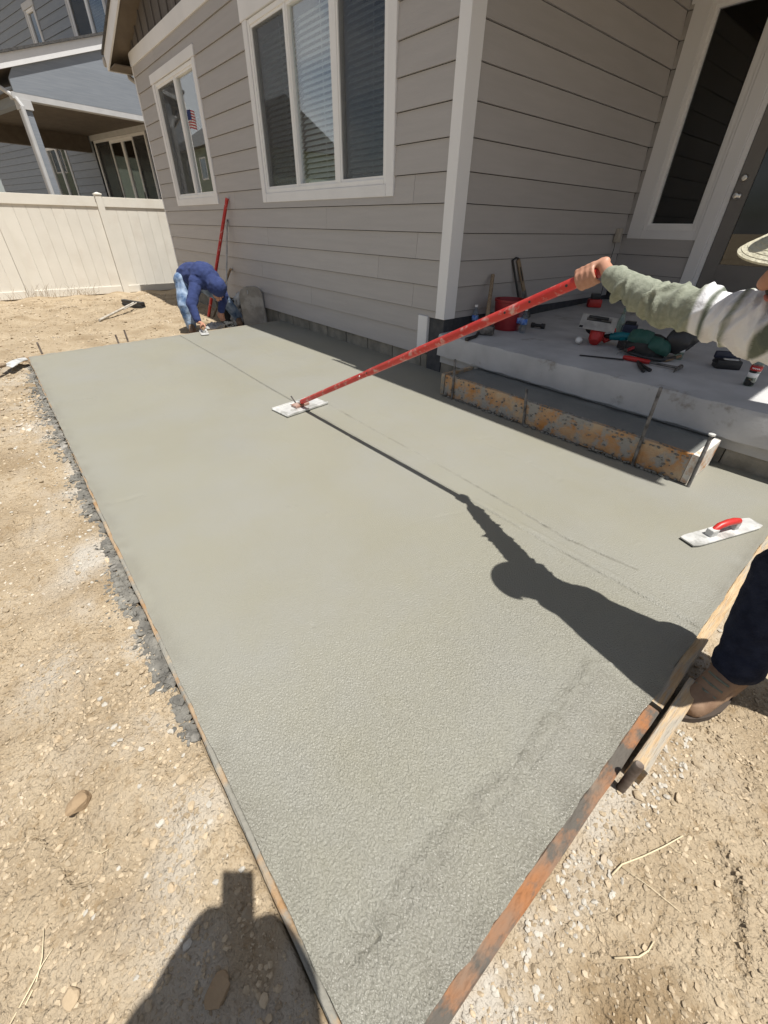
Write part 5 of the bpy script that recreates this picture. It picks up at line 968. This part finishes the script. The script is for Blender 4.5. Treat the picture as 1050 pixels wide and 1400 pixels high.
# ---- standing worker holding the pole
def standing_worker():
    r = thing('person', (2.95, -1.7, -.1), 'worker in khaki cap and striped sweater reaching out with the red pole', 'person')
    hc = Vector((2.645, -1.725, 1.15)); Rh = basis((-.86, -.36, -.34), (-.3, -.40, 1)); S = Vector((2.53, -1.67, 1.0)); E_ = Vector((2.305, -1.585, 1.005)); Wr = Vector((2.085, -1.492, 1.058)); S2 = Vector((2.86, -1.75, .97)); E2 = Vector((3.06, -1.82, .74)); W2 = Vector((3.10, -1.70, .55))
    Cn = Vector((2.70, -1.71, .985)); waist = Vector((3.0, -1.655, .80)); hip = Vector((3.09, -1.64, .74))
    H1, K1, A1 = Vector((3.07, -1.69, .72)), Vector((2.885, -1.60, .37)), Vector((2.925, -1.675, .0)); H2, K2, A2 = Vector((3.14, -1.58, .72)), Vector((3.30, -1.48, .34)), Vector((3.56, -1.55, .0))
    B = MB(); q = headset(B, hc, Rh); nb = Cn+Vector((.0, .0, .03)); B.cap(q(-.02, 0, -.06), nb, .055, .062); B.cap(Cn, waist, .065, .08); B.cap(waist, hip, .08, .09); B.cap(S, S2, .045, .045)
    u = HAND-fc; gripping_hand(B, HAND, u, Vector((-.2, -1, 0)), Wr); B.cap(Wr, E_, .0235, .034); B.cap(E_, S, .034, .042)
    loose_hand(B, W2, Vector((-.3, .3, -.9)), Vector((1, .4, 0))); B.cap(W2, E2, .028, .038); B.cap(E2, S2, .038, .05)
    for a, b, c in ((H1, K1, A1), (H2, K2, A2)): B.cap(a, b, .07, .05); B.cap(b, c, .05, .035)
    body = blob('body', B, .0048, m_skin, r, 3)
    B = MB(); B.ell(q(.035, 0, -.072), (.068, .064, .058), Rh); B.ell(q(.070, 0, -.095), (.036, .045, .035), Rh); B.cap(q(-.002, .066, .0), q(.02, .058, -.05), .014, .02); B.cap(q(-.002, -.066, .0), q(.02, -.058, -.05), .014, .02); B.cap(q(.098, -.022, -.042), q(.098, .022, -.042), .010, .010)
    blob('beard', B, .005, m_beard, r, 2, folds(.003, 60, 2)); MB().ell(q(.106, 0, -.056), (.007, .020, .005), Rh, 10, 6).build('lips', m_lip, r, smooth=True)
    for s in (-1, 1): e = MB().ell(q(.079, s*.032, .024), (.012, .012, .009), Rh, 10, 8).build('eye', m_eye, r, smooth=True); MB().ell(q(.0895, s*.032, .023), (.003, .005, .005), Rh, 8, 6).build('iris', m_beard, e, smooth=True); MB().cap(q(.088, s*.020, .044), q(.080, s*.050, .043), .005, .004).build('eyebrow', m_beard, r, smooth=True)
    blob('hair', MB().ell(q(-.018, 0, .03), (.092, .082, .10), Rh), .008, m_beard, r, 1, folds(.003, 50, 4), None)
    m_stitch = mat('cap_stitching', (.38, .35, .26), rough=.9); B = MB(); nr, na = 10, 28; V = []; F = []
    def bill(rf, ph_, dz=0): c_, s_ = math.cos(ph_), math.sin(ph_); ro = .090+.072*max(c_, 0)**.5; r_ = .088+(ro-.088)*rf; return q(r_*c_+.004, r_*s_*.90, .068-.016*rf-.030*s_*s_*rf+dz)
    for dz in (0, .004):
        for i in range(nr+1):
            for k in range(na+1): V.append(bill(i/nr, rad(-84+168*k/na), dz))
    o2 = (nr+1)*(na+1)
    for i in range(nr):
        for k in range(na): e = i*(na+1)+k; F += [(e, e+1, e+na+2, e+na+1), (o2+e, o2+e+na+1, o2+e+na+2, o2+e+1)]
    for k in range(na): e = nr*(na+1)+k; F.append((e, e+1, o2+e+1, o2+e))
    cap_ = B.add(V, F).build('cap_bill', m_hat, r, smooth='auto')
    for rf in (.2, .34, .48, .62, .76, .9): MB().tube([bill(rf, rad(a_), .0043) for a_ in range(-78, 79, 6)], .0007, 5).build('stitching', m_hat, cap_)
    V = []; F = []; nu, nv = 28, 10
    for i in range(nv+1):
        th = rad(90*i/nv)
        for k in range(nu): a_ = 2*math.pi*k/nu; V.append(q(.001+.099*math.cos(th)*math.cos(a_), .087*math.cos(th)*math.sin(a_), .060+.088*math.sin(th)**.85))
    for i in range(nv):
        for k in range(nu): F.append((i*nu+k, i*nu+(k+1) % nu, (i+1)*nu+(k+1) % nu, (i+1)*nu+k))
    MB().add(V, F).build('cap_crown', m_hat, r, smooth=True); MB().ell(q(.092, 0, .105), (.012, .034, .026), Rh).build('cap_patch', m_hatb, r, smooth=True)
    # sweater
    B = MB(); B.cap(S, E_, .062, .052); B.cap(E_, Wr+(E_-Wr).normalized()*.02, .051, .039); B.cap(Wr+(E_-Wr).normalized()*.015, Wr+(E_-Wr).normalized()*.05, .037, .039); B.cap(S2, E2, .08, .068); B.cap(E2, W2+(E2-W2).normalized()*.03, .066, .050); B.cap(S, Cn, .068, .085); B.cap(Cn, S2, .085, .075)
    B.cap(Cn, waist, .10, .118); B.ell(Cn+Vector((.07, .02, -.07)), (.12, .12, .10)); B.cap(Cn+Vector((.05, .03, -.09)), waist+Vector((-.13, .0, -.04)), .085, .09); B.cap(waist, hip, .122, .125); B.cap(nb+Vector((0, 0, -.01)), nb+Vector((-.012, .005, .035)), .068, .062)
    ax0 = (hip-Cn).normalized()
    def mf(c):
        def ss(v, e, w_=.004): return np.clip((v-e)/w_*.5+.5, 0, 1)
        x = c[:, 0]+.004*pn(c*14); t = (c-np.array(Cn)) @ np.array(ax0)+.006*pn(c*12); m_ = np.mod(t+.30, .12); tw = 1-ss(m_, .065)+ss(m_, .117); tw = np.clip(tw, 0, 1)
        torso = ss(x, 2.575); wh = np.maximum(ss(x, 2.415)*(1-ss(x, 2.440)), ss(x, 2.456)*(1-torso)); wh = wh*(1-ss(x, 2.505)*(1-ss(x, 2.517))); wh = np.maximum(wh, torso*tw); dk = np.maximum(ss(x, 2.440)*(1-ss(x, 2.456)), torso*(1-tw))  # thin grey line inside the white band paints in a fold shadow
        l_arm = (c-np.array(S2)) @ np.array((E2-S2).normalized()); la = ((c[:, 0] > 2.96) & (c[:, 1] < -1.76) & (l_arm > .12)) | ((c[:, 2] < .64) & (c[:, 0] > 3.0)); return {'white': np.where(la, 0, wh), 'dark': np.where(la, 0, dk)}
    def knit():
        n = m_swg.node_tree.nodes; L = m_swg.node_tree.links; b_ = n['Principled BSDF']; src = b_.inputs['Base Color'].links[0].from_socket
        for nm, col in (('dark', (.115, .13, .10, 1)), ('white', (.68, .68, .70, 1))):
            a_ = n.new('ShaderNodeAttribute'); a_.attribute_name = nm; x_ = n.new('ShaderNodeMix'); x_.data_type = 'RGBA'; L.new(a_.outputs['Fac'], x_.inputs[0]); L.new(src, x_.inputs[6]); x_.inputs[7].default_value = col; src = x_.outputs[2]
        L.new(src, b_.inputs['Base Color'])
    knit()
    d1 = folds(.0075, 13, 5, (.8, 1, .45)); armdir = np.array((E_-S).normalized())
    fr = np.random.RandomState(4); FO = [(fr.uniform(-.06, .46), fr.uniform(-.035, .035), fr.uniform(-3.1, 3.1), fr.uniform(.9, 1.9), fr.uniform(.005, .010), fr.uniform(.005, .011)) for _ in range(34)]+[(fr.uniform(-.10, .14), fr.uniform(-.05, .05), fr.uniform(-3.1, 3.1), fr.uniform(.8, 1.6), fr.uniform(.006, .010), fr.uniform(.006, .012)) for _ in range(16)]
    fdir = np.array((Wr-S).normalized()); fa = np.array((Wr-S).normalized().orthogonal()); fb = np.cross(fdir, fa)
    def dsp(co):
        r_ = co-np.array(S); t = r_ @ fdir; ph = np.arctan2(r_ @ fb, r_ @ fa); h = d1(co)*.5; on_arm = np.clip((2.70-co[:, 0])/.08, 0, 1); jn = .006*pn(co*22)
        for tk, tilt, pk, pw_, wd_, am in FO:
            dp = np.mod(ph-pk+math.pi, 2*math.pi)-math.pi; h = h+on_arm*am*np.exp(-((t-tk-tilt*dp+jn)/wd_)**2)*np.exp(-(dp/pw_)**4)
        return h-on_arm*.005
    blob('sweater', B, .0055, m_swg, r, 3, dsp, mf)
    B = MB(); B.cap(waist+Vector((.06, 0, -.03)), hip, .115, .12)
    for a, b, c in ((H1, K1, A1), (H2, K2, A2)): B.cap(a, b, .105, .076); B.cap(b, c+Vector((0, 0, .065)), .074, .064); B.cap(c+Vector((0, 0, .085)), c+Vector((.0, 0, .06)), .066, .071)
    blob('jeans', B, .0075, m_navyj, r, 3, folds(.005, 14, 8, (1, 1, .7)))
    boot(r, A1, (2.895, -1.80, -.105)); boot(r, A2, (3.42, -1.57, -.10))
standing_worker()

# ---- bent worker at the far edge
def bent_worker():
    r = thing('person', (-3.75, -.8, -.1), 'worker in blue hooded sweatshirt and faded jeans bent over troweling the far edge', 'person')
    J = dict(pel=ax(258, 377, -3.86), rh=ax(251, 384, -3.85), lh=ax(274, 386, -3.88), rk=ax(252, 417, -3.72), ra=ax(262, 447, -3.70), lk=ax(306, 408, -3.78), la=ax(326, 436, -3.86), ch=ax(279, 377, -3.55), rs=ax(268, 386, -3.52), ls=ax(291, 379, -3.50), re=ax(262, 416, -3.40), rw=ax(271, 440, -3.30), nk=ax(289, 384, -3.44), hd=ax(297, 397, -3.36), le=ax(306, 404, -3.45), lw=ax(302, 424, -3.42))
    B = MB(); Rh = basis((.55, .10, -.83), (.8, .1, .5)); q = headset(B, J['hd'], Rh, .96); B.cap(q(-.02, 0, -.06), J['nk'], .05, .055); B.cap(J['pel'], J['ch'], .11, .11); B.cap(J['rs'], J['ls'], .05, .05)
    for a, b, c in (('rh', 'rk', 'ra'), ('lh', 'lk', 'la')): B.cap(J[a], J[b], .07, .05); B.cap(J[b], J[c], .05, .035)
    for a, b, c in (('rs', 're', 'rw'), ('ls', 'le', 'lw')): B.cap(J[a], J[b], .045, .036); B.cap(J[b], J[c], .036, .027)
    tr = sl(279, 455); gh_ = tr+Vector((0, 0, .075)); gripping_hand(B, gh_, Vector((-.95, .25, .12)), Vector((.3, -1, 0)), J['rw']); loose_hand(B, J['lw'], Vector((.1, -.1, -1)), Vector((0, 1, 0)))
    blob('body', B, .0065, m_skin, r, 3)
    for s in (-1, 1): MB().ell(q(.079, s*.032, .024), (.011, .011, .008), Rh, 8, 6).build('eye', m_eye, r, smooth=True)
    B = MB(); B.cap(J['pel'], J['ch'], .155, .165); B.cap(J['rs'], J['ls'], .09, .09); B.cap(J['rs'], J['re'], .078, .066); B.cap(J['re'], J['rw']+(J['re']-J['rw']).normalized()*.03, .062, .045); B.cap(J['ls'], J['le'], .078, .066); B.cap(J['le'], J['lw'], .062, .045); B.cap(J['ch'], J['nk'], .14, .10); B.ell(q(-.025, 0, .05), (.122, .108, .125), Rh); B.cap(J['nk'], q(-.06, 0, -.02), .10, .10)
    blob('hoodie', B, .008, m_hood, r, 4, folds(.008, 10, 2))
    B = MB(); B.cap(J['rh'], J['lh'], .125, .125); B.cap(J['pel'], (J['rh']+J['lh'])/2, .14, .13)
    for a, b, c in (('rh', 'rk', 'ra'), ('lh', 'lk', 'la')): B.cap(J[a], J[b], .112, .082); B.cap(J[b], J[c]+Vector((0, 0, .03)), .08, .068)
    blob('jeans', B, .009, m_jean, r, 4, folds(.008, 12, 6))
    for a in ('ra', 'la'):
        g = gh(J[a].x, J[a].y); boot(r, (J[a].x, J[a].y, g+.1), (J[a].x+.22, J[a].y-.06, g), .95)
    trowel(tr, Vector((.95, -.25, 0)), .36, .10, 'steel hand trowel pressed on the slab by the bent worker', m_leather, 'hand_trowel')
bent_worker()

# ---- the photographer, standing behind the camera, whose shadow falls on the dirt
def photographer():
    r = thing('person', (3.10, -3.35, -.1), 'person holding a phone whose shadow falls on the dirt', 'person')
    hc = Vector((3.03, -3.27, 1.45)); Rh = basis((-.70, .45, -.5), (0, 0, 1)); ph = CAM-fw*.022; rv = rt
    hR, hL = Vector((2.90, -3.075, 1.12)), Vector((2.82, -3.145, 1.12)); sR, sL = Vector((3.13, -3.11, 1.22)), Vector((2.93, -3.38, 1.22)); eR, eL = Vector((2.96, -3.08, 1.06)), Vector((2.88, -3.26, 1.05)); hp = Vector((3.10, -3.31, .78)); chs = Vector((3.04, -3.24, 1.13))
    B = MB(); q = headset(B, hc, Rh); B.cap(q(-.02, 0, -.06), chs+Vector((0, 0, .1)), .055, .06); B.cap(chs, hp, .12, .12)
    for s_, e_, h_ in ((sR, eR, hR), (sL, eL, hL)): B.cap(s_, e_, .045, .038); B.cap(e_, h_, .036, .027); loose_hand(B, h_, Vector((.1, -.1, 1)), -rt, .75)
    B.cap(hp, (3.06, -3.22, .36), .07, .05); B.cap((3.06, -3.22, .36), (3.10, -3.22, .0), .05, .035); B.cap(hp, (3.16, -3.42, .36), .07, .05); B.cap((3.16, -3.42, .36), (3.2, -3.44, .0), .05, .035); blob('body', B, .009, m_skin, r, 2)
    B = MB(); B.cap(chs, hp, .165, .16); B.cap(sR, sL, .085, .085)
    for s_, e_, h_ in ((sR, eR, hR), (sL, eL, hL)): B.cap(s_, e_, .08, .07); B.cap(e_, e_+(h_-e_)*.95, .08, .065)
    B.cap(hL-Vector((0, 0, .02)), hR-Vector((0, 0, .02)), .05, .055); B.cap(hL, chs+Vector((-.02, .03, 0)), .06, .10); B.cap(hR, chs, .06, .10); blob('jacket', B, .012, m_hood, r, 3, folds(.008, 9, 4)); B = MB(); B.cap(hp, hp+Vector((0, 0, .05)), .155, .15)
    for k_, a_ in (((3.06, -3.22, .36), (3.10, -3.22, .03)), ((3.16, -3.42, .36), (3.2, -3.44, .03))): B.cap(hp+(Vector(k_)-hp)*.1, k_, .11, .08); B.cap(k_, a_, .08, .065)
    blob('trousers', B, .012, m_navyj, r, 3); blob('hair', MB().ell(q(-.02, 0, .04), (.098, .088, .10), Rh), .010, m_beard, r, 1); boot(r, (3.10, -3.22, 0), (2.93, -3.10, gh(3.0, -3.2))); boot(r, (3.2, -3.44, 0), (3.03, -3.32, gh(3.1, -3.4)))
    tag(MB().obox(ph, (.075, .155, .008), Matrix((rt, up, -fw)).transposed(), bev=.003).build('phone', m_black), 'phone held up by the person casting the shadow', 'phone')
photographer()
